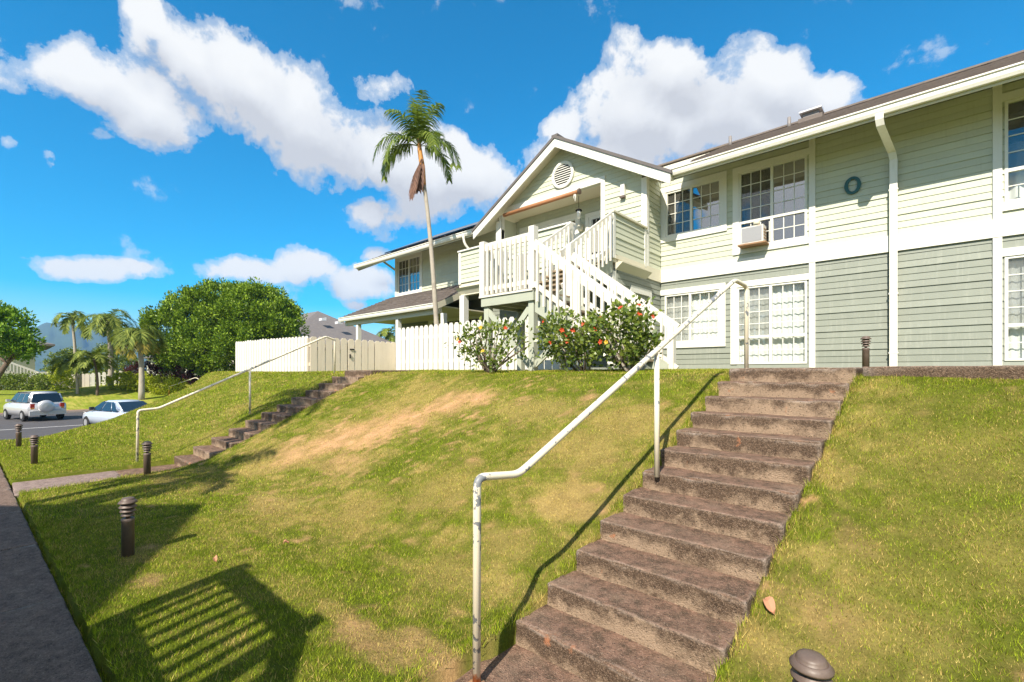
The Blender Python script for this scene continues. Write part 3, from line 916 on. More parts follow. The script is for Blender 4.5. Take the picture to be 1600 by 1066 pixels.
def window(u0, u1, z0, z1, mull, cols, rows, v=W, bottom=None, left_screen=True, curt='dark', refl=True, trim=.155, trims='LRTB', parent=None, tv=None):
    """glazed opening u0..u1, z0..z1 split at x = mull, with a grille of muntins, a lower light when bottom is given"""
    par = parent or bld
    fw = .035
    f = MB()
    f.box(u0 - .01, u1 + .01, v - .03, v + .05, z1 - fw, z1 + .01); f.box(u0 - .01, u1 + .01, v - .03, v + .05, z0 - .01, z0 + fw)
    f.box(u0 - .01, u0 + fw, v - .03, v + .05, z0 + fw, z1 - fw); f.box(u1 - fw, u1 + .01, v - .03, v + .05, z0 + fw, z1 - fw)
    win = f.build('window', m_trim, par)
    box('mullion', mull - .03, mull + .03, v - .034, v + .046, z0 + fw, z1 - fw, m_trim, win)
    zb = z0 + fw
    if bottom:
        box('transom_rail', u0 + fw, mull - .03, v - .033, v + .045, bottom - .03, bottom + .03, m_trim, win)
        box('transom_rail', mull + .03, u1 - fw, v - .033, v + .045, bottom - .03, bottom + .03, m_trim, win)
        zb = bottom + .03
    # surrounding boards
    t = trim
    tv_ = v - .045
    parts = {'T': (u0 - t, u1 + t, z1 + .011, z1 + t), 'B': (u0 - t, u1 + t, z0 - t, z0 - .011), 'L': (u0 - t, u0 - .011, z0 - .011, z1 + .011), 'R': (u1 + .011, u1 + t, z0 - .011, z1 + .011)}
    for k in trims:
        a, b, c, d = parts[k]; box('trim_board', a, b, tv_ - (.004 if k in 'TB' else 0), v - .001, c, d, m_trim, win)
    for sx, (a, b) in enumerate(((u0 + fw, mull - .03), (mull + .03, u1 - fw))):
        lights = [(zb, z1 - fw, rows)]
        if bottom: lights.append((z0 + fw, bottom - .03, 2 if rows >= 4 else 1))
        for (za, zc, nr) in lights:
            if nr == 1:
                cw = (b - a)
                put('pane', P_CLR, win, (a, v + .012, za), (b - a, 1, zc - za)); continue
            w_ = (b - a) / cols; h_ = (zc - za) / nr
            for i in range(1, cols): box('muntin', a + i * w_ - .009, a + i * w_ + .009, v - .004, v + .008, za, zc, m_trim, win)
            for j in range(1, nr): box('muntin', a, b, v - .003, v + .0085, za + j * h_ - .009, za + j * h_ + .009, m_trim, win)
            for i in range(cols):
                for j in range(nr):
                    o = put('pane', P_REF if (refl and sx == 1) else P_CLR, win, (a + i * w_, v + .014, za + j * h_), (w_, 1, h_))
                    o.rotation_euler = (rnd.uniform(-.012, .012), 0, rnd.uniform(-.012, .012))
        if sx == 0 and left_screen:
            box('insect_screen', a - .002, b + .002, v + .022, v + .024, zb, z1 - fw, m_scr2 if curt == 'white' else m_scr, win)
    if curt == 'white':
        curtain_obj(win, u0 + .01, u1 - .01, z0 + .02, z1 - .02, v + .13, m_curt, 8., .012)
    elif curt == 'dim':
        curtain_obj(win, u0 + .01, (u0 + mull) / 2 + .15, z0 + .02, z1 - .02, v + .28, m_curtb, 4., .03)
    elif curt == 'part':
        curtain_obj(win, u0 + .01, u1 - .01, z0 + .02, z0 + .62 * (z1 - z0), v + .22, m_curt, 4., .03)
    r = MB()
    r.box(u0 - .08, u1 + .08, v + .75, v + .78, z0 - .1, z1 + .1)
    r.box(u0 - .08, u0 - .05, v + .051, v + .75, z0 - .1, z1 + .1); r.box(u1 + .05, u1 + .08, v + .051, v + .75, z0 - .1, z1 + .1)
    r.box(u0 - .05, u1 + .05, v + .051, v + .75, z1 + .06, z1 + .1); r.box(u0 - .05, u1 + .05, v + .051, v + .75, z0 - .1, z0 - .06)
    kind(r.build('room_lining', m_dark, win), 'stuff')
    return win


# window openings of the main front: (u0, u1, z0, z1)
UL = (-5.30, -3.88, 5.33, 6.52); UR = (-3.43, -2.02, 4.68, 6.52)
LL = (-5.33, -3.91, 2.43, 3.72); LR = (-3.48, -2.02, 1.83, 3.70)
R_UP = (1.06, 2.5, 4.70, 6.52); R_LO = (1.06, 2.5, 1.84, 3.71)
LW = (-18.0, -16.35, 5.20, 6.70)
LWL = (-15.6, -12.6, 1.85, 3.72)
BW = (-10.45, -8.25, 4.75, 6.50); BD = (-7.78, -6.95, 4.40, 6.42)
holes = [UL, UR, LL, LR, R_UP, R_LO]
right_wall = core('wall', -5.47, 4.6, W + .001, W + .16, 1.40, 6.92, holes, m_low, bld)
siding(right_wall, B_LOW, 'f', W, -5.45, -1.97, 1.70, 4.09, holes)
siding(right_wall, B_LOW, 'f', W, -1.85, .90, 1.70, 4.09)
siding(right_wall, B_LOW, 'f', W, 1.02, 4.5, 1.70, 4.09, holes)
siding(right_wall, B_UP, 'f', W, -5.45, -1.97, 4.41, 6.86, holes)
siding(right_wall, B_UP, 'f', W, -1.85, .90, 4.41, 6.86)
siding(right_wall, B_UP, 'f', W, 1.02, 4.5, 4.41, 6.86, holes)
for a, b in ((-1.97, -1.85), (.90, 1.02)):
    box('trim_board', a, b, W - .047, W - .0005, 1.70, 4.085, m_trim, right_wall)
    box('trim_board', a, b, W - .047, W - .0005, 4.415, 6.86, m_trim, right_wall)
for a, b in ((-5.47, -1.91), (-1.908, .959), (.961, 4.5)):
    box('band_board', a, b, W - .055, W - .0005, 4.087, 4.413, m_trim, right_wall)
box('foundation', -5.47, 4.6, W - .05, W + .15, 1.30, 1.70, m_conc, right_wall)
window(*UL, -4.62, 3, 4, curt='dim')
w_ = window(*UR, -2.72, 3, 4, bottom=5.29, curt='dim', trims='LTB')
window(*LL, -4.65, 3, 4, curt='white', refl=False, trims='RTB')
window(*LR, -2.745, 3, 4, bottom=2.48, curt='white', refl=False, trims='LT')
window(*R_UP, 1.75, 3, 4, bottom=5.27, curt='part', refl=False, trims='TB')
window(*R_LO, 1.75, 3, 4, bottom=2.47, curt='white', refl=False, trims='T')

# left part of the front
lh = [LW, LWL]
left_wall = core('wall', -18.2, -10.90, W + .001, W + .16, 1.40, 6.92, lh, m_low, bld)
siding(left_wall, B_UP, 'f', W, -18.08, -10.92, 4.41, 6.86, lh)
siding(left_wall, B_LOW, 'f', W, -18.08, -10.92, 1.70, 4.09, lh)
box('corner_board', -18.22, -18.085, W - .047, W - .0005, 1.70, 6.86, m_trim, left_wall)
box('band_board', -18.083, -10.92, W - .053, W - .0005, 4.91, 5.06, m_trim, left_wall)
window(*LW, -17.17, 3, 4, curt='part', refl=True, trims='RTB')
window(*LWL, -14.1, 3, 3, curt='dim', refl=False, left_screen=False)
# end walls and back, so that the block is whole from any side
box('end_wall', -18.21, -18.10, W + .161, 20.5, 1.4, 6.9, m_low, bld)
box('back_wall', -18.21, 4.6, 20.5, 20.6, 1.4, 6.9, m_low, bld)
box('end_wall', 4.5, 4.6, W + .161, 20.5, 1.4, 6.9, m_low, bld)

# the gabled wing
WF = 11.35; UC = -8.15; PIT = .585; ZA = 8.40            # wing front, ridge position, roof pitch, underside of the ridge
OP = (-10.68, -6.82, 4.36, 6.97)                           # recessed balcony opening
wing = core('wall', -10.88, -5.47, WF + .001, WF + .12, 4.10, 6.45, [OP], m_up, bld)
gb = MB()
gb.hull([(-10.88, WF + .001, 6.45), (-5.47, WF + .001, 6.45), (-5.47, WF + .12, 6.45), (-10.88, WF + .12, 6.45)],
        [(-10.7, WF + .001, 6.97), (-5.6, WF + .001, 6.97), (-5.6, WF + .12, 6.97), (-10.7, WF + .12, 6.97)])
# the part over the opening is open, so only the right cheek and the triangle are solid
gb = MB()
gb.box(-6.82, -5.60, WF + .001, WF + .12, 6.45, 6.97)
gb.hull([(-10.75, WF + .001, 6.97), (-5.55, WF + .001, 6.97), (-5.55, WF + .12, 6.97), (-10.75, WF + .12, 6.97)],
        [(UC - .03, WF + .001, ZA - .05), (UC + .03, WF + .001, ZA - .05), (UC + .03, WF + .12, ZA - .05), (UC - .03, WF + .12, ZA - .05)])
gb.build('gable_wall', m_up, bld)


def rake(z, a, b):
    hw = (ZA - z - .02) / PIT
    return max(a, UC - hw), min(b, UC + hw)


siding(wing, B_UP, 'f', WF, -10.76, -5.59, 4.41, 8.30, [OP], rake)
for a, b, z1 in ((-5.59, -5.44, 6.74), (-10.91, -10.765, 6.74)):
    box('corner_board', a, b, WF - .045, WF - .0005, 4.36, z1, m_trim, wing)
box('trim_board', OP[1] - .0, OP[1] + .13, WF - .042, WF + .14, OP[2], OP[3] + .0, m_trim, wing)
box('trim_board', OP[0] - .09, OP[0], WF - .042, WF + .14, OP[2], OP[3], m_trim, wing)
box('trim_board', OP[0] - .09, OP[1] + .13, WF - .043, WF + .14, OP[3] + .001, OP[3] + .16, m_trim, wing)
# right cheek of the wing
rc = box('side_wall', -5.60, -5.471, WF + .121, W, 4.09, 6.80, m_up, bld)
siding(rc, B_UP, 'r', -5.471, WF + .10, W - .03, 4.41, 6.84)
box('corner_board', -5.475, -5.437, WF - .0, WF + .10, 4.36, 6.80, m_trim, rc)
rl = box('side_wall', -5.62, -5.471, 9.80, W - .001, 1.40, 4.10, m_low, bld)
siding(rl, B_LOW, 'r', -5.471, 9.82, W - .06, 1.70, 4.09, [(10.55, 11.45, 2.3, 3.62)])
box('band_board', -5.47, -5.43, 9.80, W - .056, 4.087, 4.41, m_cream, rl)
f = MB()
for a, b, c, d in ((10.42, 11.58, 3.62, 3.78), (10.42, 11.58, 2.15, 2.30), (10.42, 10.55, 2.30, 3.62), (11.45, 11.58, 2.30, 3.62)): f.box(-5.475, -5.425, a, b, c, d)
sw = f.build('side_window', m_trim, rl); 
box('inner_wall', -10.9, -10.77, WF + .121, W, 4.3, 6.97, m_up, bld)
box('side_wall', -10.9, -10.78, WF + .121, W - .001, 1.4, 4.3, m_low, bld)
gf = box('ground_floor_wall', -10.76, -5.63, WF + .1, WF + .2, 1.4, 4.1, m_low, bld)
siding(gf, B_LOW, 'f', WF + .10, -10.7, -5.7, 1.70, 4.0, [(-9.6, -8.7, 1.6, 3.7)])
d_ = box('door', -9.55, -8.75, WF + .04, WF + .099, 1.72, 3.66, m_trim, bld)
box('door_panel', -9.45, -8.85, WF + .03, WF + .039, 2.7, 3.5, m_curtb, d_)
# recess of the upper balcony
rb = core('recess_wall', -10.76, -5.61, W + .0, W + .12, 4.30, 6.98, [BW, BD], m_up, bld)
siding(rb, B_UP, 'f', W, -10.76, -6.83, 4.41, 6.97, [BW, BD])
box('recess_side', -6.82, -6.70, WF + .141, W, 4.36, 6.97, m_up, bld)
box('recess_ceiling', -10.76, -6.70, WF + .121, W, 6.972, 7.05, m_cream, bld)
window(*BW, -9.3, 3, 4, curt='dim', refl=True)
dr = box('door', BD[0], BD[1], W - .02, W + .03, BD[2], BD[3], m_trim, bld)
for i in range(5): box('security_bar', BD[0] + .14 + i * .135, BD[0] + .155 + i * .135, W - .05, W - .03, 5.3, 6.3, m_trim, dr)
box('door_glass', BD[0] + .11, BD[1] - .11, W - .026, W - .021, 5.25, 6.32, m_dark, dr)
f = MB()
for a, b, c, d in ((BD[0] - .12, BD[0], 4.37, 6.54), (BD[1], BD[1] + .12, 4.37, 6.54), (BD[0], BD[1], 6.42, 6.54)): f.box(a, b, W - .04, W - .001, c, d)
f.build('door_frame', m_trim, bld)

# balcony: deck, solid sided parapets, posts
BF = 9.62
dk = box('balcony_deck', -10.88, -5.47, BF, W - .01, 4.22, 4.36, m_cream, bld)


def parapet(kind_, a, b, c, label=None):
    if kind_ == 'f':
        p = box('parapet', a, b, c, c + .10, 4.38, 5.36, m_up, bld)
        siding(p, B_UP, 'f', c, a + .05, b - .05, 4.40, 5.34)
        siding(p, B_UP, 'b', c + .10, a + .05, b - .05, 4.40, 5.34)
        for e in (a, b): box('trim_board', e - .05, e + .05, c - .035, c + .135, 4.36, 5.36, m_trim, p)
        box('cap_rail', a - .07, b + .07, c - .06, c + .16, 5.362, 5.405, m_trim, p)
    else:
        p = box('parapet', c - .10, c, a, b, 4.38, 5.36, m_up, bld)
        siding(p, B_UP, 'r', c, a + .05, b - .02, 4.40, 5.34)
        siding(p, B_UP, 'l', c - .10, a + .05, b - .02, 4.40, 5.34)
        box('trim_board', c - .135, c + .032, a - .05, a + .05, 4.30, 5.36, m_trim, p)
        box('trim_board', c - .02, c + .034, b - .12, b - .02, 4.36, 5.36, m_trim, p)
        box('bottom_board', c - .03, c + .037, a + .05, b - .12, 4.30, 4.385, m_cream, p)
        box('cap_rail', c - .15, c + .06, a - .07, b, 5.362, 5.405, m_cream, p)


parapet('f', -10.83, -6.70, BF)
parapet('r', BF + .0, WF - .05, -5.46)
parapet('r', BF + .101, WF - .05, -10.79)
# fascia and coved trim below the balcony edge
box('balcony_beam', -10.86, -5.62, BF + .06, BF + .20, 4.02, 4.219, m_cream, bld)
box('balcony_beam', -5.66, -5.50, BF + .201, WF, 4.02, 4.219, m_cream, bld)
MB().hull([(-10.95, BF - .02, 4.17), (-6.75, BF - .02, 4.17), (-6.75, BF + .055, 4.06), (-10.95, BF + .055, 4.06)],
          [(-10.95, BF - .10, 4.24), (-6.75, BF - .10, 4.24), (-6.75, BF + .055, 4.215), (-10.95, BF + .055, 4.215)]).build('cove_trim', m_cream, bld)
MB().hull([(-5.46, BF + .10, 4.05), (-5.28, BF + .10, 4.20), (-5.28, WF - .05, 4.20), (-5.46, WF - .05, 4.05)],
          [(-5.46, BF + .10, 4.21), (-5.28, BF + .10, 4.225), (-5.28, WF - .05, 4.225), (-5.46, WF - .05, 4.21)]).build('cove_trim', m_cream, bld)
for u_, w2 in ((-10.79, .20), (-5.56, .15)): box('column', u_ - w2 / 2, u_ + w2 / 2, BF + .02, BF + .02 + w2, 1.60, 4.019, m_trim, bld)
box('column', -5.60, -5.46, BF + .001, BF + .015, 4.02, 4.03, m_trim, bld)

# roofs: a boarded deck, courses of overlapping shingles, fascia and gutters
PM = .50


def shingle_roof(name, o, au, up_, lu, lup, ex, wd, th, m, parent, clip=None, seed=1):
    """courses of shingles on the plane through o with unit axes au (along the eave) and up_ (up the slope)"""
    o = np.array(o, float); au = np.array(au, float); up_ = np.array(up_, float); nrm = np.cross(au, up_); nrm /= np.linalg.norm(nrm)
    if nrm[2] < 0: nrm = -nrm
    mb = MB(); rr = random.Random(seed)
    rows = int(lup / ex)
    for r in range(rows):
        s = -rr.random() * wd
        while s < lu:
            w2 = wd * rr.uniform(.75, 1.25); a = max(s, 0); b = min(s + w2 - .008, lu); s += w2
            if b - a < .03: continue
            if clip:
                c = clip(r * ex, a, b)
                if c is None: continue
                a, b = c
            t0 = r * ex - .012 + rr.uniform(-.008, .008); t1 = r * ex + ex + .03; h0 = th * rr.uniform(.8, 1.25)
            q = [o + au * x + up_ * y + nrm * z for x, y, z in ((a, t0, .004), (b, t0, .004), (b, t1, .002), (a, t1, .002), (a, t0, h0 + .004), (b, t0, h0 + .004), (b, t1, .008), (a, t1, .008))]
            mb.add(q, [(0, 3, 2, 1), (4, 5, 6, 7), (0, 1, 5, 4), (1, 2, 6, 5), (2, 3, 7, 6), (3, 0, 4, 7)])
    return kind(mb.build(name, m, parent), 'stuff')


EV, EZ = 11.12, 6.50                             # eave line of the main roof (underside)
RV = 15.75
um = np.array([0, 1, PM]) / math.hypot(1, PM)
LUP = (RV - EV) * math.hypot(1, PM)


def slab(u0, u1, v0, z0, run, pit, th, m, parent, name='roof'):
    return MB().hull([(u0, v0, z0), (u1, v0, z0), (u1, v0 + run, z0 + run * pit), (u0, v0 + run, z0 + run * pit)],
                     [(u0, v0, z0 + th), (u1, v0, z0 + th), (u1, v0 + run, z0 + run * pit + th), (u0, v0 + run, z0 + run * pit + th)]).build(name, m, parent)


roofR = slab(-4.75, 5.6, EV, EZ, RV - EV, PM, .10, m_cream, bld)
roofL = slab(-19.7, -11.6, EV, EZ, RV - EV, PM, .10, m_cream, bld)
roofB = MB().hull([(-19.7, RV, EZ + (RV - EV) * PM), (5.6, RV, EZ + (RV - EV) * PM), (5.6, 21.6, 6.3), (-19.7, 21.6, 6.3)],
                  [(-19.7, RV, EZ + (RV - EV) * PM + .12), (5.6, RV, EZ + (RV - EV) * PM + .12), (5.6, 21.6, 6.42), (-19.7, 21.6, 6.42)]).build('roof', m_shing, bld)
roofM = slab(-11.6, -4.75, W + .2, EZ + (W + .2 - EV) * PM, RV - W - .2, PM, .10, m_cream, bld)
shingle_roof('shingles', (-4.75, EV - .03, EZ + .115), (1, 0, 0), um, 10.35, LUP, .19, .27, .030, m_shing, roofR, None, 3)
shingle_roof('shingles', (-19.73, EV - .03, EZ + .115), (1, 0, 0), um, 8.1, LUP, .19, .27, .030, m_shing, roofL, None, 4)
box('ridge_cap', -19.75, 5.6, RV - .12, RV + .12, EZ + (RV - EV) * PM + .12, EZ + (RV - EV) * PM + .17, m_shing, bld)


def gutter(u0, u1, v, z, name='gutter', endcap=True):
    g = MB()
    pr = [(v, z - .085), (v - .075, z - .085), (v - .10, z - .03), (v - .10, z + .035), (v - .125, z + .05), (v - .125, z + .075), (v - .115, z + .075), (v - .09, z + .05), (v - .085, z - .02), (v - .066, z - .07), (v - .008, z - .07), (v - .008, z + .06), (v, z + .06)]
    n = len(pr)
    V = [(u, y, zz) for u in (u0, u1) for y, zz in pr]
    F = [(i, (i + 1) % n, n + (i + 1) % n, n + i) for i in range(n)] + [tuple(range(n))[::-1], tuple(range(n, 2 * n))]
    g.add(V, F)
    o = g.build(name, m_gut, bld)
    return o


gutter(-4.72, 5.6, EV - .022, EZ + .035); gutter(-19.7, -11.72, EV - .022, EZ + .035)
box('gutter_end', -4.80, -4.721, EV - .15, EV + .05, EZ - .05, EZ + .115, m_gut, bld)
box('flashing_box', -4.74, -4.20, EV - .10, EV - .021, EZ + .112, EZ + .185, m_plum, bld)
box('gutter_end', -19.74, -19.701, EV - .15, EV + .05, EZ - .05, EZ + .115, m_gut, bld)
for a, b in ((-4.75, 5.6), (-19.7, -11.6)): box('fascia', a, b, EV - .02, EV - .001, EZ - .10, EZ + .10, m_cream, bld)
# frieze board where wall and soffit meet, rafter at the open left eave
for a, b in ((-5.43, 4.5), (-18.08, -10.92)): box('frieze_board', a, b, W - .05, W - .028, 6.865, 7.02, m_cream, bld)
for v0 in (EV, ):
    MB().beam((-19.66, v0, EZ - .07), (-19.66, RV, EZ - .07 + (RV - v0) * PM), .05, .2).build('rake_board', m_cream, bld)
for u_ in (-19.2, -18.6): MB().beam((u_, v0 + .02, EZ - .055), (u_, W + .3, EZ - .055 + (W + .28 - v0) * PM), .05, .09).build('rafter', m_cream, bld)
MB().beam((-18.25, W - .02, 6.35), (-19.4, W - .02, 7.0), .07, .07).build('eave_brace', m_cream, bld)

# gable roof
GV0, GV1 = 10.98, 16.4
HL = 3.50
for sgn, nm in ((1, 'roof'), (-1, 'roof')):
    e = UC + sgn * HL
    ze = ZA - HL * PIT
    vA = EV + (ZA - EZ) / PM; vE = EV + (ze - EZ) / PM + .05
    rf = MB().hull([(UC, GV0, ZA), (e, GV0, ze), (e, max(vE, GV0 + .16), ze), (UC, vA, ZA)], [(UC, GV0, ZA + .10), (e, GV0, ze + .10), (e, max(vE, GV0 + .16), ze + .10), (UC, vA, ZA + .10)]).build(nm, m_cream, bld)

    def valley(t, a, b_, ze=ze):
        vm = EV + (ze + t * PIT / math.hypot(1, PIT) - EZ) / PM + .10 - (GV0 - .03)
        return None if vm - a < .05 else (a, min(b_, vm))
    ug = np.array([-sgn, 0, PIT]) / math.hypot(1, PIT)
    L_ = HL * math.hypot(1, PIT)
    shingle_roof('shingles', (e + sgn * .03, GV0 - .03, ze + .105), (0, 1, 0), ug, GV1 - GV0, L_ + .03, .27, .30, .050, m_shing2, rf, valley, 7 + sgn)
    # bargeboard and the tile edge above it
    MB().hull([(UC, GV0 - .045, ZA - .13), (e, GV0 - .045, ze - .13), (e, GV0 - .004, ze - .13), (UC, GV0 - .004, ZA - .13)],
              [(UC, GV0 - .045, ZA + .125), (e, GV0 - .045, ze + .125), (e, GV0 - .004, ze + .125), (UC, GV0 - .004, ZA + .125)]).build('bargeboard', m_trim, bld)
    MB().hull([(UC, GV0 - .075, ZA + .126), (e + sgn * .04, GV0 - .075, ze + .126 - .02), (e + sgn * .04, GV0 - .0, ze + .126 - .02), (UC, GV0 - .0, ZA + .126)],
              [(UC, GV0 - .075, ZA + .215), (e + sgn * .04, GV0 - .075, ze + .19), (e + sgn * .04, GV0 - .0, ze + .19), (UC, GV0 - .0, ZA + .215)]).build('rake_tile', m_shing2, bld)
MB().beam((UC, GV0 - .06, ZA + .20), (UC, EV + (ZA - EZ) / PM, ZA + .20), .22, .06).build('ridge_cap', m_shing2, bld)

# round louvred gable vent
vt = root('gable_vent', (-8.12, WF, 7.55), '', 'vent'); del vt['label']; del vt['category']; vt.parent = bld; vt.location = np.array((-8.12, WF, 7.55)) - ORG[bld.name]
V = []; F = []
nS = 40
for y, r in ((WF - .02, .40), (WF - .075, .40), (WF - .085, .365), (WF - .075, .315), (WF - .02, .315)):
    V += [(-8.12 + r * math.cos(k * 2 * math.pi / nS), y, 7.55 + r * math.sin(k * 2 * math.pi / nS)) for k in range(nS)]
for i in range(5):
    j = (i + 1) % 5
    F += [(i * nS + k, i * nS + (k + 1) % nS, j * nS + (k + 1) % nS, j * nS + k) for k in range(nS)]
mesh('vent_ring', V, F, m_trim, vt)
V = [(-8.12 + .32 * math.cos(k * 2 * math.pi / nS), y, 7.55 + .32 * math.sin(k * 2 * math.pi / nS)) for y in (WF - .031, WF - .026) for k in range(nS)]
mesh('vent_back', V, [tuple(range(nS)), tuple(range(nS, 2 * nS))[::-1]] + [(k, (k + 1) % nS, nS + (k + 1) % nS, nS + k) for k in range(nS)], m_dark, vt)
for i in range(9):
    z = 7.55 - .28 + i * .068; hw = math.sqrt(max(.315 ** 2 - (z - 7.55) ** 2, .003)) - .006
    MB().hull([(-8.12 - hw, WF - .07, z - .022), (-8.12 + hw, WF - .07, z - .022), (-8.12 + hw, WF - .032, z + .018), (-8.12 - hw, WF - .032, z + .018)],
              [(-8.12 - hw, WF - .07, z - .012), (-8.12 + hw, WF - .07, z - .012), (-8.12 + hw, WF - .032, z + .026), (-8.12 - hw, WF - .032, z + .026)]).build('slat', m_trim, vt)

# porch on the left: lean-to roof on columns
PE, PZ = 9.55, 3.78
pr = slab(-18.2, -11.9, PE, PZ, W - PE, .46, .10, m_cream, bld, 'porch_roof')
up2 = np.array([0, 1, .46]) / math.hypot(1, .46)
shingle_roof('shingles', (-18.24, PE - .03, PZ + .105), (1, 0, 0), up2, 6.38, (W - PE) * math.hypot(1, .46), .20, .26, .034, m_shing, pr, None, 9)
gutter(-18.25, -11.86, PE - .002, PZ + .03, 'porch_gutter')
for u_ in (-18.23, -11.88):
    MB().beam((u_, PE - .02, PZ + .01), (u_, W - .06, PZ + .01 + (W - .04 - PE) * .46), .05, .19).build('rake_board', m_cream, bld)
box('porch_beam', -18.1, -11.95, PE + .12, PE + .26, PZ - .22, PZ + .03, m_cream, bld)
for u_ in (-17.15, -14.35, -11.78): box('porch_column', u_ - .075, u_ + .075, PE + .12, PE + .27, 1.6, PZ - .221, m_trim, bld)
box('porch_ceiling', -18.1, -11.95, PE + .27, W - .06, PZ + .02, PZ + .06, m_cream, bld)

# downspouts
def downspout(pts, w, d):
    mb = MB()
    for p, q in zip(pts, pts[1:]): mb.beam(p, q, w, d, (0, 1, 0.001) if abs(p[2] - q[2]) > abs(p[0] - q[0]) else (0, 0, 1))
    return mb.build('downspout', m_gut, bld)


ds = MB()
def dsec(u, v, z, w=.125, d=.085): return [(u - w / 2, v - d / 2, z), (u + w / 2, v - d / 2, z), (u + w / 2, v + d / 2, z), (u - w / 2, v + d / 2, z)]
secs = [dsec(-.66, EV - .085, EZ - .04), dsec(-.66, EV - .085, EZ - .14), dsec(-.645, EV - .03, EZ - .25), dsec(-.52, W - .16, 6.05), dsec(-.50, W - .11, 5.92), dsec(-.50, W - .11, 1.74)]
for a, b in zip(secs, secs[1:]): ds.hull(a, b)
ds.build('downspout', m_gut, bld)
for z in (5.3, 3.2, 2.0): box('strap', -.575, -.425, W - .158, W - .03, z, z + .03, m_gut, bld)
tubeo('downspout', rounded([(-12.25, EV - .08, EZ - .03), (-12.25, EV - .08, EZ - .30), (-12.1, EV + .25, EZ - .62), (-11.35, BF + .5, 5.55), (-11.02, BF + .3, 5.30)], .22), .045, m_gut, bld, 10)

# things fixed to or standing on the building
sg = MB()
nS = 44; cx, cz = -1.175, 5.61
V = []; F = []
for y in (W - .062, W - .03):
    for k in range(nS):
        a = k * 2 * math.pi / nS; V.append((cx + .145 * math.cos(a), y, cz + .185 * math.sin(a)))
    for k in range(nS):
        a = k * 2 * math.pi / nS; V.append((cx + .078 * math.cos(a), y, cz + .135 * math.sin(a)))
for k in range(nS):
    j = (k + 1) % nS
    F += [(k, j, nS + j, nS + k), (2 * nS + k, 3 * nS + k, 3 * nS + j, 2 * nS + j), (k, 2 * nS + k, 2 * nS + j, j), (nS + k, nS + j, 3 * nS + j, 3 * nS + k)]
tag(mesh('letter_sign', V, F, m_teal), 'dark teal letter O fixed to the pale green upper wall', 'sign')

ac = root('air_conditioner', (-3.05, 11.9, 4.6), 'rusty window air conditioner under the large upstairs window', 'air conditioner')
box('case', -3.32, -2.83, 11.88, 12.17, 4.68, 5.08, m_acw, ac)
box('coil', -3.29, -2.86, 11.873, 11.879, 4.71, 5.05, m_acg, ac)
for i in range(4): box('side_louver', -2.829, -2.822, 11.93, 12.12, 4.76 + i * .07, 4.79 + i * .07, m_rust, ac)
box('shelf', -3.38, -2.77, 11.85, 12.165, 4.645, 4.678, m_rust, ac)
box('filler_panel', -2.775, -2.76, 12.168, 12.18, 4.72, 5.2, m_trim, ac)
MB().lathe((-2.98, 11.93, 5.09), [(.06, 0), (.075, .03), (.07, .10), (.055, .11)], 14).build('pot', m_cream, ac, True)

pz_ = lambda v: EZ + (v - EV) * PM + .12
vh = root('roof_vent', tuple(at(1271, 187, 18.)[:2]) + (8.8,), 'white hooded roof vent on the brown shingle ridge', 'roof vent')
c_ = at(1272, 188, 1.) - CAM; t_ = 15.5 / c_[1]; vc = CAM + t_ * c_; zb = pz_(15.5)
box('flashing', vc[0] - .34, vc[0] + .24, 15.2, 15.8, zb - .12, zb + .01, m_shing, vh)
box('stack', vc[0] - .24, vc[0] + .14, 15.3, 15.7, zb - .0, zb + .20, m_pole, vh)
MB().hull([(vc[0] - .32, 15.2, zb + .17), (vc[0] + .22, 15.2, zb + .17), (vc[0] + .22, 15.8, zb + .20), (vc[0] - .32, 15.8, zb + .20)],
          [(vc[0] - .32, 15.2, zb + .21), (vc[0] + .22, 15.2, zb + .21), (vc[0] + .20, 15.76, zb + .33), (vc[0] - .30, 15.76, zb + .33)]).build('hood', m_plum, vh)
for px_, lb in ((1233, 'thin grey vent pipe on the shingle roof, the one nearer the hooded vent'), (1141, 'thin grey vent pipe on the shingle roof, nearer the gable')):
    c_ = at(px_, 190, 1.) - CAM; t_ = 15.3 / c_[1]; q = CAM + t_ * c_
    tag(tubeo('vent_pipe', [(q[0], 15.3, pz_(15.3) - .1), (q[0], 15.3, pz_(15.3) + .30)], .05, m_pole), lb, 'vent pipe', 'vent pipes on the roof')

sp = root('solar_panel', (-17, 13, 7.2), 'black solar panels laid along the left roof slope', 'solar panel')
for i in range(5):
    a = -18.4 + i * 1.30
    MB().hull([(a, 11.75, pz_(11.75) + .10), (a + 1.27, 11.75, pz_(11.75) + .10), (a + 1.27, 13.6, pz_(13.6) + .10), (a, 13.6, pz_(13.6) + .10)],
              [(a, 11.75, pz_(11.75) + .15), (a + 1.27, 11.75, pz_(11.75) + .15), (a + 1.27, 13.6, pz_(13.6) + .15), (a, 13.6, pz_(13.6) + .15)]).build('panel', m_solar, sp)
for v_ in (12.1, 13.2): MB().beam((-18.4, v_, pz_(v_) + .06), (-11.95, v_, pz_(v_) + .06), .05, .06).build('mounting_rail', m_pole, sp)

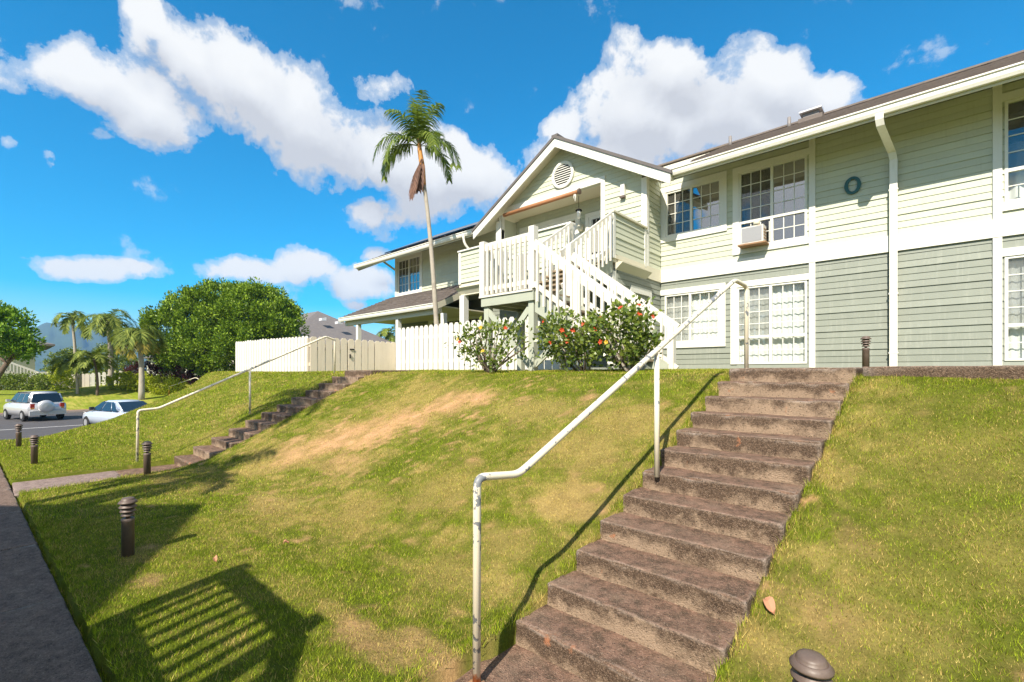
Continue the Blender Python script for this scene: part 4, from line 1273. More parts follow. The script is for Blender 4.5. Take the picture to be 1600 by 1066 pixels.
bl = root('rolled_shade', (-9, 11.2, 6.85), 'brown bamboo shade rolled up under the gable over the balcony opening', 'shade')
tubeo('shade_roll', [(-10.45, 11.21, 6.84), (-7.50, 11.21, 6.86)], .062, m_bamboo, bl, 14)
tubeo('pulley', [(-7.495, 11.21, 6.86), (-7.45, 11.21, 6.86)], .085, m_bronze, bl, 14)
tubeo('cord', [(-7.62, 11.19, 6.86), (-7.64, 11.18, 6.70), (-7.60, 11.18, 6.60), (-7.58, 11.19, 6.72), (-7.6, 11.2, 6.86)], .014, m_trim, bl, 6)
ln = root('hanging_lantern', (-7.85, 11.75, 6.4), 'small glass lantern hanging from the balcony ceiling', 'lantern')
tubeo('chain', [(-7.85, 11.75, 6.972), (-7.85, 11.75, 6.62)], .008, m_black, ln, 6)
MB().lathe((-7.85, 11.75, 6.42), [(.045, -.12), (.06, .06), (.05, .10)], 12).build('globe', m_curt, ln, True)
MB().lathe((-7.85, 11.75, 6.52), [(.10, 0), (.09, .035), (.02, .075)], 16).build('lid', m_black, ln, True)
wl = root('wall_light', (-6.1, WF, 6.5), 'white box wall light on the gable siding beside the balcony opening', 'wall light')
box('box_body', -6.17, -6.05, WF - .11, WF - .03, 6.40, 6.70, m_trim, wl); box('diffuser', -6.19, -6.05, WF - .12, WF - .03, 6.345, 6.399, m_bronze, wl)
sc_ = root('porch_light', (-8.03, W, 6.1), 'cream jelly jar porch light between the balcony window and door', 'wall light')
MB().lathe((-8.02, W - .13, 6.02), [(.05, 0), (.085, .04), (.085, .16), (.05, .20)], 14).build('globe', m_cream, sc_, True)
box('bracket', -8.05, -7.99, W - .13, W - .03, 6.21, 6.26, m_cream, sc_)

# ------------------------------------------------------------------ the wooden stair
LX0, LX1, LV0, LV1, LZ = -6.50, -5.22, 6.38, 7.50, 3.13
ws = root('wooden_staircase', (-5.2, 7, 1.63), 'white railed wooden stair with green stringers, rising through a square landing to the balcony', 'staircase')
for u_ in (LX0 + .07, LX1 - .07):
    for v_ in (LV0 + .07, LV1 - .07): box('post', u_ - .062, u_ + .062, v_ - .062, v_ + .062, 1.45, 2.909, m_grn, ws)
box('beam', LX0 - .03, LX1 + .02, LV0 - .035, LV0 + .006, 2.91, 3.078, m_grn, ws)
box('beam', LX0 - .03, LX1 + .02, LV1 - .04, LV1, 2.91, 3.078, m_grn, ws)
for u_ in (LX0 - .03, LX1 - .02): box('beam', u_, u_ + .04, LV0 + .0062, LV1 - .041, 2.912, 3.078, m_grn, ws)
for i in range(3): box('joist', LX0 + .25 + i * .36, LX0 + .29 + i * .36, LV0 + .0065, LV1 - .0405, 2.93, 3.077, m_grn, ws)
for i in range(8): box('deck_board', LX0 - .07, LX1 + .01, LV0 - .06 + i * .147, LV0 - .06 + i * .147 + .139, 3.08, 3.118, m_tread if i else m_rail, ws)
mz = LV0 + .035
for p, q in (((LX0 + .05, mz, 2.88), (LX1 - .10, mz, 1.72)), ((LX1 - .08, mz + .045, 2.88), (LX0 + .10, mz + .045, 1.72))): beam('brace', p, q, .04, .11, m_grn, ws)
beam('brace', (LX1 - .02, mz + .02, 1.75), (LX1 + .85, mz + .02, 2.42), .04, .11, m_grn, ws)
for p, q in (((LX0 + .07, LV0 + .1, 1.75), (LX0 + .07, LV1 - .1, 2.85)), ((LX1 - .07, LV0 + .12, 2.85), (LX1 - .07, LV1 - .1, 1.75))): beam('brace', p, q, .04, .10, m_grn, ws)

RT_ = 4.13                                                 # top of the landing rail


def vpost(name, u, v, z0, z1, w=.10): return box(name, u - w / 2, u + w / 2, v - w / 2, v + w / 2, z0, z1, m_rail, ws)


def railing(p, q, zr0, zr1, zb0, zb1, n, axis_, hang=.10, rail=(.045, .14)):
    """sloping or level railing: rail board on top, bottom rail, n balusters"""
    p = np.array(p, float); q = np.array(q, float)
    beam('top_rail', (p[0], p[1], zr0 - .07), (q[0], q[1], zr1 - .07), rail[0], rail[1], m_rail, ws)
    d = (q - p) / np.linalg.norm(q - p); nrm = np.array([-d[1], d[0]])
    beam('bottom_rail', (p[0], p[1], zb0 + .13), (q[0], q[1], zb1 + .13), .04, .085, m_rail, ws)
    for i in range(n):
        t = (i + .75) / (n + .5); c = p + (q - p) * t
        za = zb0 + (zb1 - zb0) * t - hang; zb = zr0 + (zr1 - zr0) * t - .05
        o_ = -np.sign(nrm @ np.array([.3, -1.])) if False else (1 if nrm @ np.array([.25, -1.]) > 0 else -1)
        c = c + nrm * o_ * .042
        box('baluster', c[0] - .0195, c[0] + .0195, c[1] - .0195, c[1] + .0195, za, zb, m_rail, ws)


FVv = LV0 - .005
vpost('newel_post', LX0 + .01, LV0 - .0, 2.95 + .17, RT_ + .05, .125); vpost('newel_post', LX1 - .01, LV0 - .0, 3.12, RT_ + .10, .125)
vpost('newel_post', LX0 + .01, LV1, 3.12, RT_ + .04, .11)
railing((LX0 + .07, LV0), (LX1 - .07, LV0), RT_, RT_, 3.12, 3.12, 9, 'u', -.01)
railing((LX0, LV0 + .07), (LX0, LV1 - .06), RT_, RT_, 3.12, 3.12, 8, 'v', -.01)

# lower flight, down to the right
FX0, FX1, GZ = LX1 + .01, -3.22, 1.66
nr = 8; rise = (LZ - GZ) / nr; run = (FX1 - FX0) / nr
for k in range(nr - 1):
    zt_ = LZ - rise * (k + 1); u_ = FX0 + run * k
    box('tread', u_ - .02, u_ + run + .01, LV0 + .05, LV1 - .05, zt_ - .04, zt_, m_tread, ws)
for v_ in (LV0 + .0, LV1 - .045):
    MB().hull([(FX0 + .02, v_, LZ - .05), (FX0 + .02, v_, LZ - .43), (FX1 - .02, v_, GZ - .12), (FX1 + .02, v_, GZ + .10)],
              [(FX0 + .02, v_ + .045, LZ - .05), (FX0 + .02, v_ + .045, LZ - .43), (FX1 - .02, v_ + .045, GZ - .12), (FX1 + .02, v_ + .045, GZ + .10)]).build('stringer', m_grn, ws)
sl_ = (LZ - GZ) / (FX0 - FX1)                              # negative run
for v_ in (LV0 - .035, LV1 + .03):
    zr = lambda u: 4.00 - .745 * (u - FX0); zs = lambda u: LZ - .02 - .735 * (u - FX0)
    railing((FX0 + .03, v_), (FX1 + .14, v_), zr(FX0 + .03), zr(FX1 + .14), zs(FX0 + .03) - .02, zs(FX1 + .10) - .02, 14, 'u', .13, (.05, .16))
    vpost('newel_post', FX1 + .04, v_ + .0, 1.55, zr(FX1 + .04) - .1, .11)
    if v_ < LV0: vpost('newel_post', -4.31, v_ + .03, 2.05, zr(-4.31) - .12, .12)
vpost('newel_post', LX1 - .02, LV1 + .03, 3.12, RT_ + .02, .11)

# upper flight, back to the balcony
UX0, UX1, UV0, UV1 = -6.60, -5.47, LV1, 9.60
nr = 7; rise = (4.36 - LZ) / nr; run = (UV1 - UV0) / nr
for k in range(nr):
    zt_ = LZ + rise * (k + 1) - .0; v_ = UV0 + run * k
    if k < nr - 1: box('tread', UX0 + .05, UX1 - .05, v_ - .02, v_ + run + .01, zt_ - .04, zt_, m_tread, ws)
for u_ in (UX0, UX1 - .045):
    MB().hull([(u_, UV0 - .02, LZ - .22), (u_, UV0 - .02, LZ + .10), (u_, UV1, 4.34), (u_, UV1, 3.98)],
              [(u_ + .045, UV0 - .02, LZ - .22), (u_ + .045, UV0 - .02, LZ + .10), (u_ + .045, UV1, 4.34), (u_ + .045, UV1, 3.98)]).build('stringer', m_grn, ws)
for u_ in (UX0 - .02, UX1 + .015):
    zr = lambda v: 4.04 + .645 * (v - UV0); zs = lambda v: LZ + .06 + .585 * (v - UV0)
    railing((u_, UV0 + .06), (u_, UV1 - .06), zr(UV0 + .06), zr(UV1 - .06), zs(UV0 + .06), zs(UV1 - .06), 11, 'v', .12, (.05, .14))
vpost('newel_post', UX0 - .06, UV1 - .03, 4.2, 5.35, .11)
for v_, u_ in ((UV1 - .12, UX0), (UV1 - .12, UX1 - .02)): pass

# ------------------------------------------------------------------ picket fences


def picket_me(name, w, h, m, t=.02):
    c = w * .28
    pts = [(-w / 2, 0), (w / 2, 0), (w / 2, h - c), (w / 2 - c, h), (-w / 2 + c, h), (-w / 2, h - c)]
    V = [(x, y, z) for y in (-t / 2, t / 2) for x, z in pts]
    me = bpy.data.meshes.new(name); me.from_pydata(V, [], [tuple(range(6)), tuple(range(6, 12))[::-1]] + [(i, 6 + i, 6 + (i + 1) % 6, (i + 1) % 6) for i in range(6)])
    bm = bmesh.new(); bm.from_mesh(me); bmesh.ops.recalc_face_normals(bm, faces=bm.faces); bm.to_mesh(me); bm.free()
    me.materials.append(m); return me


def fence(a, b, h0, h1, pitch, w, m, label, gz, face=1, group='picket fences of the yard', posts=True, rot=None):
    a = np.array(a, float); b = np.array(b, float); L_ = np.linalg.norm(b - a); d = (b - a) / L_; n = int(L_ / pitch)
    nrm = np.array([d[1], -d[0]]) * face                    # the side the pickets are nailed to
    f = root('picket_fence', (a[0], a[1], gz(a[0], a[1])), label, 'fence', group)
    me = picket_me('picket', w, 1., m)
    ang = math.atan2(d[1], d[0])
    for i in range(n + 1):
        t = (i + .5) / (n + 1); c = a + (b - a) * t; h = h0 + (h1 - h0) * t; g = gz(c[0], c[1])
        o = put('picket', me, f, (c[0] + nrm[0] * .03, c[1] + nrm[1] * .03, g - .02), (1, 1, h + rnd.uniform(-.008, .008)), ang)
        o.rotation_euler = (0, rnd.uniform(-.007, .007), ang)
    for zf in (.22, .74):
        p = (a[0], a[1], gz(*a) + h0 * zf); q = (b[0], b[1], gz(*b) + h1 * zf)
        beam('rail', p, q, .036, .09, m, f)
    k = max(2, int(L_ / 2.3) + 1)
    if posts:
        for i in range(k):
            c = a + (b - a) * i / (k - 1) - nrm * .065; g = gz(c[0], c[1]); hh = (h0 + (h1 - h0) * i / (k - 1)) * .93
            box('post', c[0] - .045, c[0] + .045, c[1] - .045, c[1] + .045, g - .1, g + hh, m, f)
    return f


gz_ = lambda x, y: float(zt(x, y, False))
fence((-12.93, 8.76), (-5.64, 8.76), 1.44, 1.40, .236, .200, m_pick, 'tall white picket fence running behind the wooden stair and hibiscus bushes', gz_)
fence((-19.1, 5.89), (-13.06, 5.89), 1.16, 1.06, .236, .190, m_pick, 'white picket fence at the left, in front of the round tree', lambda x, y: float(zt(x, y, False)))
fence((-13.0, 5.86), (-13.0, 7.0), 1.04, 1.02, .236, .198, m_tan, 'short picket panel, coloured tan for grazing sun, left of the gate at the white fence corner', gz_, 1)
fence((-13.0, 7.92), (-13.0, 8.70), 1.0, .98, .236, .198, m_tan, 'short picket panel, coloured tan for grazing sun, between the gate and the tall white fence', gz_, 1)
gt = root('picket_gate', (-13.0, 7.02, 1.63), 'picket gate, coloured tan for grazing sun, with a dark latch at the head of the left stairs', 'gate')
me = picket_me('picket', .198, 1., m_tan)
for i in range(4): put('picket', me, gt, (-12.965, 7.12 + i * .225, 1.63), (1, 1, 1.0), math.pi / 2)
for z in (1.86, 2.38): box('rail', -13.03, -12.99, 7.02, 7.90, z - .045, z + .045, m_tan, gt)
beam('brace', (-13.01, 7.06, 1.88), (-13.01, 7.86, 2.36), .03, .08, m_tan, gt)
box('latch', -12.955, -12.93, 7.07, 7.20, 2.30, 2.335, m_black, gt); box('handle', -12.955, -12.92, 7.06, 7.085, 2.05, 2.17, m_black, gt)

# ------------------------------------------------------------------ plants


def leaf_quads(P, D, L, W, rnd_roll=True, fold=.0):
    """rhombic leaves at P pointing along D"""
    n = len(P)
    r = nrg.normal(size=(n, 3)); s = np.cross(D, r); s /= np.linalg.norm(s, axis=1, keepdims=True) + 1e-9
    nn = np.cross(s, D)
    L = np.asarray(L).reshape(-1, 1) * np.ones((n, 1)); W = np.asarray(W).reshape(-1, 1) * np.ones((n, 1))
    a = P; b = P + D * L * .45 + s * W / 2 + nn * L * .08; c = P + D * L - nn * L * .06; d = P + D * L * .45 - s * W / 2 + nn * L * .08
    V = np.stack([a, b, c, d], 1).reshape(-1, 3)
    return V, np.arange(4 * n).reshape(-1, 4)


def unit(n):
    d = nrg.normal(size=(n, 3)); return d / np.linalg.norm(d, axis=1, keepdims=True)


def clump_crown(lobes, per_m2, clump_r, leaves, L, Wd, out=.55, upb=.35, fill=.25):
    """leaf clumps spread over and inside the lobes (centre, radii)"""
    PV = []; PD = []
    for c, r in lobes:
        c = np.array(c); r = np.array(r, float) * np.ones(3)
        n = int(per_m2 * 4 * math.pi * (r.prod()) ** (2 / 3)); d = unit(n)
        rad = np.where(nrg.random(n) < fill, nrg.uniform(.35, .8, n), nrg.uniform(.82, 1.06, n))
        cc = c + d * r * rad[:, None]
        keep = np.ones(n, bool)
        for c2, r2 in lobes:
            if c2 is c or np.allclose(c2, c): continue
            keep &= (((cc - np.array(c2)) / (np.array(r2) * np.ones(3))) ** 2).sum(1) > .55
        cc = cc[keep]; dd = d[keep]
        k = len(cc)
        q = np.repeat(cc, leaves, 0); dq = np.repeat(dd, leaves, 0)
        cr = np.repeat(clump_r * nrg.uniform(.5, 1.35, k), leaves)
        off = unit(len(q)) * (nrg.random(len(q)) ** .36 * cr)[:, None]
        D = dq * out + unit(len(q)) * .75 + np.array([0, 0, upb]) + off / clump_r * .5
        D /= np.linalg.norm(D, axis=1, keepdims=True)
        PV.append(q + off); PD.append(D)
    P = np.concatenate(PV); D = np.concatenate(PD); n = len(P)
    return leaf_quads(P, D, L * nrg.uniform(.6, 1.25, n), Wd * nrg.uniform(.7, 1.2, n))


def branches(base, tips, r0, r1, mid=.45, wob=.1):
    mb = MB()
    for t in tips:
        b = np.array(base, float); t = np.array(t, float); m_ = b + (t - b) * mid + np.array([rnd.uniform(-wob, wob), rnd.uniform(-wob, wob), abs(t[2] - b[2]) * .12])
        pts = [(1 - s) ** 2 * b + 2 * s * (1 - s) * m_ + s * s * t for s in np.linspace(0, 1, 6)]
        mb.tube(pts, [r0 + (r1 - r0) * s for s in np.linspace(0, 1, 6)], 6)
    return mb


def tree(name, label, cat, base, trunk_top, tr, lobes, per, cr, leaves, L, Wd, ml, mt, group=None, upb=.35, fill=.25):
    t = root(name, base, label, cat, group)
    b = np.array(base); tt = np.array(trunk_top)
    mb = MB(); mid = (b + tt) / 2 + np.array([.06, .04, 0]) * np.linalg.norm(tt - b)
    mb.tube([b + (0, 0, -.3), b + (tt - b) * .1, mid, tt], [tr * 1.35, tr, tr * .85, tr * .75], 10)
    mb.build('trunk', mt, t, True)
    for c, r in lobes[:9]:
        c = np.array(c); o = branches(tt - (0, 0, .15), [c + (tt - c) * .1], tr * .5, tr * .12, .4, .3).build('limb', mt, t, True)
    V, F = clump_crown(lobes, per, cr, leaves, L, Wd, .55, upb, fill)
    kind(mesh('crown', V, F, ml, t), 'stuff')
    return t


def frond(t, base, d0, length, droop, ml, nl=26, leaf=.42, lw=.035, name='frond', rr=.014, vee=.5, hang=.55, taper=True, twist=0):
    """a feather frond: curved rachis with two rows of hanging leaflets"""
    base = np.array(base, float); d = np.array(d0, float); d /= np.linalg.norm(d)
    n = 16; pts = [base]; cur = d.copy(); st = length / n
    for i in range(n):
        cur = cur + np.array([0, 0, -droop * (1.1 / n) * (i / n + .18) * 2.0]); cur /= np.linalg.norm(cur)
        pts.append(pts[-1] + cur * st)
    pts = np.array(pts)
    mb = MB().tube(pts, [rr * (1 - .8 * i / n) + .002 for i in range(n + 1)], 5)
    V = []; F = []
    for i in range(nl):
        s = .14 + .86 * i / (nl - 1); x = s * n; k = min(int(x), n - 1); f = x - k
        p = pts[k] * (1 - f) + pts[k + 1] * f; tg = pts[k + 1] - pts[k]; tg /= np.linalg.norm(tg)
        side = np.cross(tg, (0, 0, 1.)); ls = np.linalg.norm(side)
        side = side / ls if ls > .15 else np.array([RT[0], RT[1], 0.])
        upv = np.cross(side, tg)
        ll = leaf * (math.sin(math.pi * (.12 + .80 * s)) ** .7 if taper else 1) * rnd.uniform(.85, 1.1)
        for sg in (-1, 1):
            a = side * sg * rnd.uniform(.75, 1.) + tg * rnd.uniform(.45, .75) + upv * vee * rnd.uniform(.4, 1.2)
            a /= np.linalg.norm(a)
            w = np.cross(a, upv); w /= np.linalg.norm(w) + 1e-9
            q = p.copy(); dirn = a.copy(); b = len(V)
            for j in range(4):
                tt_ = j / 3; wd = lw * (1 - .82 * tt_ ** 1.4) * (.55 if j == 0 else 1) / 2
                V += [q - w * wd, q + w * wd]
                dirn = dirn + np.array([0, 0, -hang * rnd.uniform(.4, 1.1) * .8]); dirn /= np.linalg.norm(dirn)
                q = q + dirn * ll / 3
            for j in range(3): F.append((b + 2 * j, b + 2 * j + 1, b + 2 * j + 3, b + 2 * j + 2))
    mb.add(V, F)
    return mb.build(name, ml, t)


# the tall slender palm before the porch
def onv(x, y, v):
    d = at(x, y, 1.) - CAM; return CAM + d * v / d[1]


PV_ = 9.12
pm = root('palm_tree', tuple(onv(687, 580, PV_)), 'tall slender palm above the porch roof with an orange crownshaft and hanging brown fronds', 'palm tree')
tp = [onv(x, y, PV_) for x, y in ((688, 590), (685, 545), (681, 490), (677, 430), (673, 380), (668, 330), (663, 290))]
rad = [.095, .082, .074, .069, .065, .061, .057]
mb = MB(); TP = []; RR = []
for (p, q), (a, b) in zip(zip(tp, tp[1:]), zip(rad, rad[1:])):
    for j in range(7):
        s = j / 7; TP.append(p + (q - p) * s); RR.append((a + (b - a) * s) * (1.05 if j % 2 else .985))
TP.append(tp[-1]); RR.append(rad[-1])
mb.tube(TP, RR, 14).build('trunk', m_bark, pm, True)
cs = [onv(x, y, PV_) for x, y in ((663, 292), (660, 262), (656, 236), (654, 215))]
MB().tube(cs, [.062, .088, .075, .05], 12).build('crownshaft', m_shaft, pm, True)
cr_ = onv(655, 228, PV_)
A3 = lambda lat, dep, up: RT * lat + FW * dep + UP * up
for lat, dep, up, ln_, dr in [(-1, -.25, .85, 2.0, 2.5), (-1, .35, .45, 1.9, 2.3), (-.75, -.7, .5, 1.75, 2.6), (-.95, -.1, .25, 1.65, 2.1), (.85, .3, .95, 1.9, 2.7), (1, -.3, .55, 1.75, 2.5), (.75, .7, .5, 1.7, 2.4), (.55, -.8, .7, 1.65, 2.6),
                              (-.12, .1, 1, 1.7, .35), (.10, -.2, 1, 1.6, .5), (-.3, .5, 1, 1.65, 1.0), (.25, .5, 1, 1.55, 1.0), (-.35, -.35, 1, 1.55, 1.4), (.05, -.5, 1, 1.5, 1.3), (.3, -.2, 1, 1.5, 1.1)]:
    frond(pm, cr_ + A3(lat, dep, 0) * .03, A3(lat, dep, up), ln_, dr, m_l_palm, 38, .52, .050, hang=.75, vee=.30)
for lat, dep, ln_ in ((-.34, -.5, 1.45), (-.12, -.35, 1.1), (-.5, .1, 1.0)):
    frond(pm, onv(661, 250, PV_) + A3(lat, dep, 0) * .12, A3(lat * .6, dep * .6, -.75), ln_, .8, m_l_dead, 40, .36, .05, 'dead_frond', .02, .1, .9)


def palm(label, crown_px, base_px, Y, nf, ln_, droop, ml, r=.14, leaf=.6, lw=.09, hang=.5, group='palms beyond the parking lot', mt=None, yellow=0, spread=.55, base=None, crown=None, nl=30):
    b = at(*base_px, Y) if base is None else np.array(base, float); b[2] = float(zt(b[0], b[1], False)); c = at(*crown_px, Y) if crown is None else np.array(crown, float)
    t = root('palm_tree', tuple(b), label, 'palm tree', group)
    pts = [b + (c - b) * s + RT * .15 * math.sin(s * 3) for s in np.linspace(0, 1, 9)]
    pts[0] = pts[0] - np.array([0, 0, .3])
    MB().tube(pts, [r * (1.25 - .45 * s) for s in np.linspace(0, 1, 9)], 9).build('trunk', mt or m_bark, t, True)
    for i in range(nf):
        a = i * 2.39996 + rnd.uniform(-.2, .2); e = 1.15 - 1.2 * i / nf
        frond(t, c, A3(math.cos(a), math.sin(a), math.tan(e * .85) if e < 1.1 else 2.), ln_ * rnd.uniform(.85, 1.1), droop * rnd.uniform(.8, 1.2), m_l_yel if i >= nf - yellow else ml, nl, leaf, lw, hang=hang, rr=.03)
    return t


palm('thin curved palm beyond the parking lot, leftmost of the tall ones', (112, 497), (118, 606), 44, 12, 2.2, 2.6, m_l_palmb, .12, .62, .095)
palm('tall bushy palm with upright fronds beyond the silver sedan', (168, 502), (173, 600), 42, 20, 2.9, 2.2, m_l_palmb, .19, .85, .095)
palm('broad drooping palm with yellowing lower fronds left of the round tree', (216, 522), (221, 602), 39.3, 24, 2.6, 2.6, m_l_palmb, .19, .95, .095, yellow=7)
palm('low feathery palm over the tan fence by the silver car', (113, 566), (121, 616), 39, 16, 1.8, 1.7, m_l_palmb, .09, .6, .095)
palm('low shaggy palm over the white fence near the silver car', (146, 560), (152, 616), 39, 16, 1.9, 1.7, m_l_palmb, .09, .65, .095, mt=m_bark2)
palm('small palm seen through the porch columns', (608, 521), (606, 590), 62, 12, 2.6, 1.9, m_l_palmb, .2, .8, .12)


def bush(label, base, lobes, nst, per, leaves, fl, red=True, cr=.13):
    t = root('hibiscus_bush', base, label, 'bush', 'hibiscus bushes before the wooden stair')
    b = np.array(base, float)
    for i in range(nst):
        c, r = lobes[i % len(lobes)]; c = np.array(c)
        tip = c + unit(1)[0] * np.array(r) * .75
        branches(b + np.array([rnd.uniform(-.07, .07), rnd.uniform(-.05, .05), -.05]), [tip], .020, .006, .35, .12).build('stem', m_bark2 if i % 3 else m_bark, t, True)
    V, F = clump_crown(lobes, per, cr, leaves, .078, .050, .4, .25, .5)
    kind(mesh('foliage', V, F, m_l_hib, t), 'stuff')
    for i in range(fl):
        c, r = lobes[rnd.randrange(len(lobes))]
        d = -FW * rnd.uniform(.3, 1) + RT * rnd.uniform(-.8, .8) + UP * rnd.uniform(-.15, .95); d /= np.linalg.norm(d)
        p = np.array(c) + d * np.array(r) * 1.0
        V = []; F = []
        s1 = np.cross(d, UP); s1 /= np.linalg.norm(s1); s2 = np.cross(s1, d)
        for k in range(5):
            a = k * 1.2566; w_ = s1 * math.cos(a) + s2 * math.sin(a); x_ = -s1 * math.sin(a) + s2 * math.cos(a); R = rnd.uniform(.030, .044)
            q = len(V); V += [p, p + w_ * R * .6 + x_ * R * .42 + d * R * .35, p + w_ * R * 1.1 + d * R * .25, p + w_ * R * .6 - x_ * R * .42 + d * R * .35]; F.append((q, q + 1, q + 2, q + 3))
        mesh('flower', V, F, m_fl_yel if (not red and i % 3) or (red and i % 6 == 5) else m_fl_red, t)
    return t


def lob(x, y, Y, rx, ry=None, rd=None):
    s = Y / FPX; ry = ry or rx; rx = rx * math.cos(math.atan((x - 800) / FPX)); rd = rd or rx
    return (at(x, y, Y), np.array([rx * s, (rd or rx) * s, ry * s]))


def gp(x, Y):
    p = at(x, 582, Y); p[2] = float(zt(p[0], p[1], False)); return tuple(p)


bush('sparse woody hibiscus bush with few orange flowers under the stair landing', gp(765, 7.8), [lob(742, 545, 7.8, 38, 32), lob(795, 532, 7.8, 42, 30), lob(768, 520, 7.9, 38, 20), lob(768, 560, 7.7, 34, 14)], 18, 22, 9, 5, False)
bush('dense hibiscus bush with red flowers below the lower flight, nearer the landing', gp(912, 6.95), [lob(880, 520, 7.0, 40, 32), lob(905, 542, 6.9, 38, 34), lob(872, 540, 7.0, 24, 20), lob(925, 512, 6.95, 24, 18)], 10, 36, 14, 9)
bush('dense hibiscus bush with red flowers at the foot of the lower flight', gp(985, 6.45), [lob(985, 508, 6.45, 46, 32), lob(965, 542, 6.5, 42, 34), lob(1005, 540, 6.4, 30, 28), lob(950, 512, 6.55, 26, 20)], 10, 36, 14, 10)

Yt = 46.5
tree('round_tree', 'big round dark green tree behind the left white picket fence', 'tree', gp(277, 46.5), at(285, 562, 46.5), .40,
     [lob(292, 532, Yt, 64, 52), lob(345, 497, Yt, 66, 50), lob(405, 497, Yt - 1, 60, 48), lob(436, 512, Yt - 1.5, 40, 38), lob(258, 522, Yt, 38, 40), lob(325, 545, Yt - 2.0, 56, 36), lob(385, 545, Yt - 2.2, 58, 40), lob(300, 500, Yt + 1, 50, 38), lob(390, 470, Yt, 40, 24), lob(430, 545, Yt - 1.5, 40, 28)],
     1.15, .66, 170, .25, .14, m_l_round, m_bark, None, .6, .3)
Yb = 36.
tree('shade_tree', 'bright green spreading tree at the left edge over the white stairs', 'tree', gp(-30, Yb), at(12, 566, Yb), .22,
     [lob(10, 503, Yb, 34, 20), lob(38, 528, Yb, 20, 16), lob(-15, 496, Yb, 34, 20), lob(0, 530, Yb - 1, 32, 18), lob(-40, 522, Yb, 40, 30), lob(26, 548, Yb - .5, 22, 11), lob(48, 545, Yb, 12, 12)],
     2.4, .5, 60, .27, .15, m_l_bright, m_bark2, None, .5, .3)


def hedge(label, a_px, b_px, Y0, Y1, h, r, ml, n, name='hedge', cat='hedge', L=.2, W_=.11, leaves=30, per=4.0, cr=.3):
    p = np.array(gp(a_px, Y0)); q = np.array(gp(b_px, Y1)); t = root(name, tuple((p + q) / 2), label, cat)
    lobes = []
    for i in range(n):
        c = p + (q - p) * (i + .5) / n + np.array([rnd.uniform(-.2, .2), rnd.uniform(-.2, .2), h * rnd.uniform(.42, .56)])
        c[2] = float(zt(c[0], c[1], False)) + h * rnd.uniform(.42, .58)
        lobes.append((c, np.array([r * rnd.uniform(.9, 1.2), r, h * .55])))
    V, F = clump_crown(lobes, per, cr, leaves, L, W_, .5, .3, .3)
    kind(mesh('foliage', V, F, ml, t), 'stuff')
    for c, r_ in lobes[::2]: MB().tube([(c[0], c[1], c[2] - h * .6), (c[0], c[1], c[2])], [.05, .03], 6).build('stem', m_bark2, t)
    return t


hedge('green leafy hedge in front of the far left house', -30, 92, 42, 43, 1.25, .9, m_l_bush, 10)
hedge('clipped lime yellow hedge beyond the silver sedan', 180, 276, 41.5, 41.5, 1.35, .75, m_l_hedge, 9)
hedge('dark maroon shrubs behind the lime hedge', 205, 330, 46, 46, 2.0, .7, m_l_red, 7, 'shrub', 'shrub')
hedge('bushy green shrub between the low palms and the tan fence', 92, 118, 47, 47, 3.6, 1.2, m_l_bush, 3, 'shrub', 'shrub')
hedge('yellow green croton shrub in front of the far left stairs', 96, 106, 42, 42, 2.4, .8, m_l_hedge, 2, 'shrub', 'shrub')
hedge('dark green shrub mass behind the far white fence', 160, 190, 52, 52, 3.8, 1.6, m_l_bush, 4, 'shrub', 'shrub')
hedge('mixed shrubs under the round tree behind the far right fence', 305, 370, 50, 50, 1.9, .9, m_l_bush, 5, 'shrub', 'shrub')

# ------------------------------------------------------------------ parking lot, cars, far fences, houses
pk = kind(box('parking_lot', -44.6, -19.0, -40, 20, -1.5, -1.19, m_asph), 'structure')
ml_ = root('lane_marking', (-33.5, 0, -1.19), 'white painted lines on the parking lot asphalt', 'road marking')
box('lane_line', -33.56, -33.44, -14, 12, -1.189, -1.184, m_line, ml_)
for v_ in (-7.2, -4.4, -1.6, 4.0, 6.8, 9.6): box('stall_line', -44.4, -39.0, v_ - .05, v_ + .05, -1.189, -1.184, m_line, ml_)
kind(box('kerb', -44.85, -44.601, -40, 20, -1.5, -1.06, m_path), 'structure')
kind(box('dirt_strip', -46.3, -44.851, -40, 20, -1.5, -1.10, m_dirt), 'structure')

m_silver = painted('silver_car_paint', (.56, .56, .57), .28, .02, 3., None, 0, 0, 0, False, .6)
m_silver.node_tree.nodes['Principled BSDF'].inputs['Metallic'].default_value = .35
m_silver2 = painted('pale_blue_silver_paint', (.56, .62, .72), .25, .02, 3., None, 0, 0, 0, False, .6)
m_silver2.node_tree.nodes['Principled BSDF'].inputs['Metallic'].default_value = .35
m_cglass = painted('dark_car_glass', (.015, .02, .026), .05, .05, 2., None, 0, 0, 0, False, .7)
m_tyre = painted('tyre_rubber', (.02, .02, .02), .85, .1, 9.)
m_alloy = painted('wheel_alloy', (.26, .26, .27), .35, .05, 9., None, 0, 0, 0, False, .6)
m_tail = painted('red_tail_lamp', (.45, .03, .015), .2, .05, 9., None, 0, 0, 0, False, .6)
m_amber = painted('amber_lamp', (.6, .22, .03), .2, .05, 9.)
m_plate = painted('number_plate', (.6, .6, .58), .5, .1, 30., (.2, .2, .25), .6)
m_trimb = painted('black_plastic', (.03, .03, .032), .6, .1, 9.)


def section(x, hw, zb, zs, ztp, tw):
    """half outline of a body station: sill, side bulge, belt, roof"""
    return [(x, -tw, ztp), (x, -hw * .985, zs + (ztp - zs) * 0.0), (x, -hw, (zb + zs) * .52), (x, -hw * .96, zb), (x, hw * .96, zb), (x, hw, (zb + zs) * .52), (x, hw * .985, zs), (x, tw, ztp)]


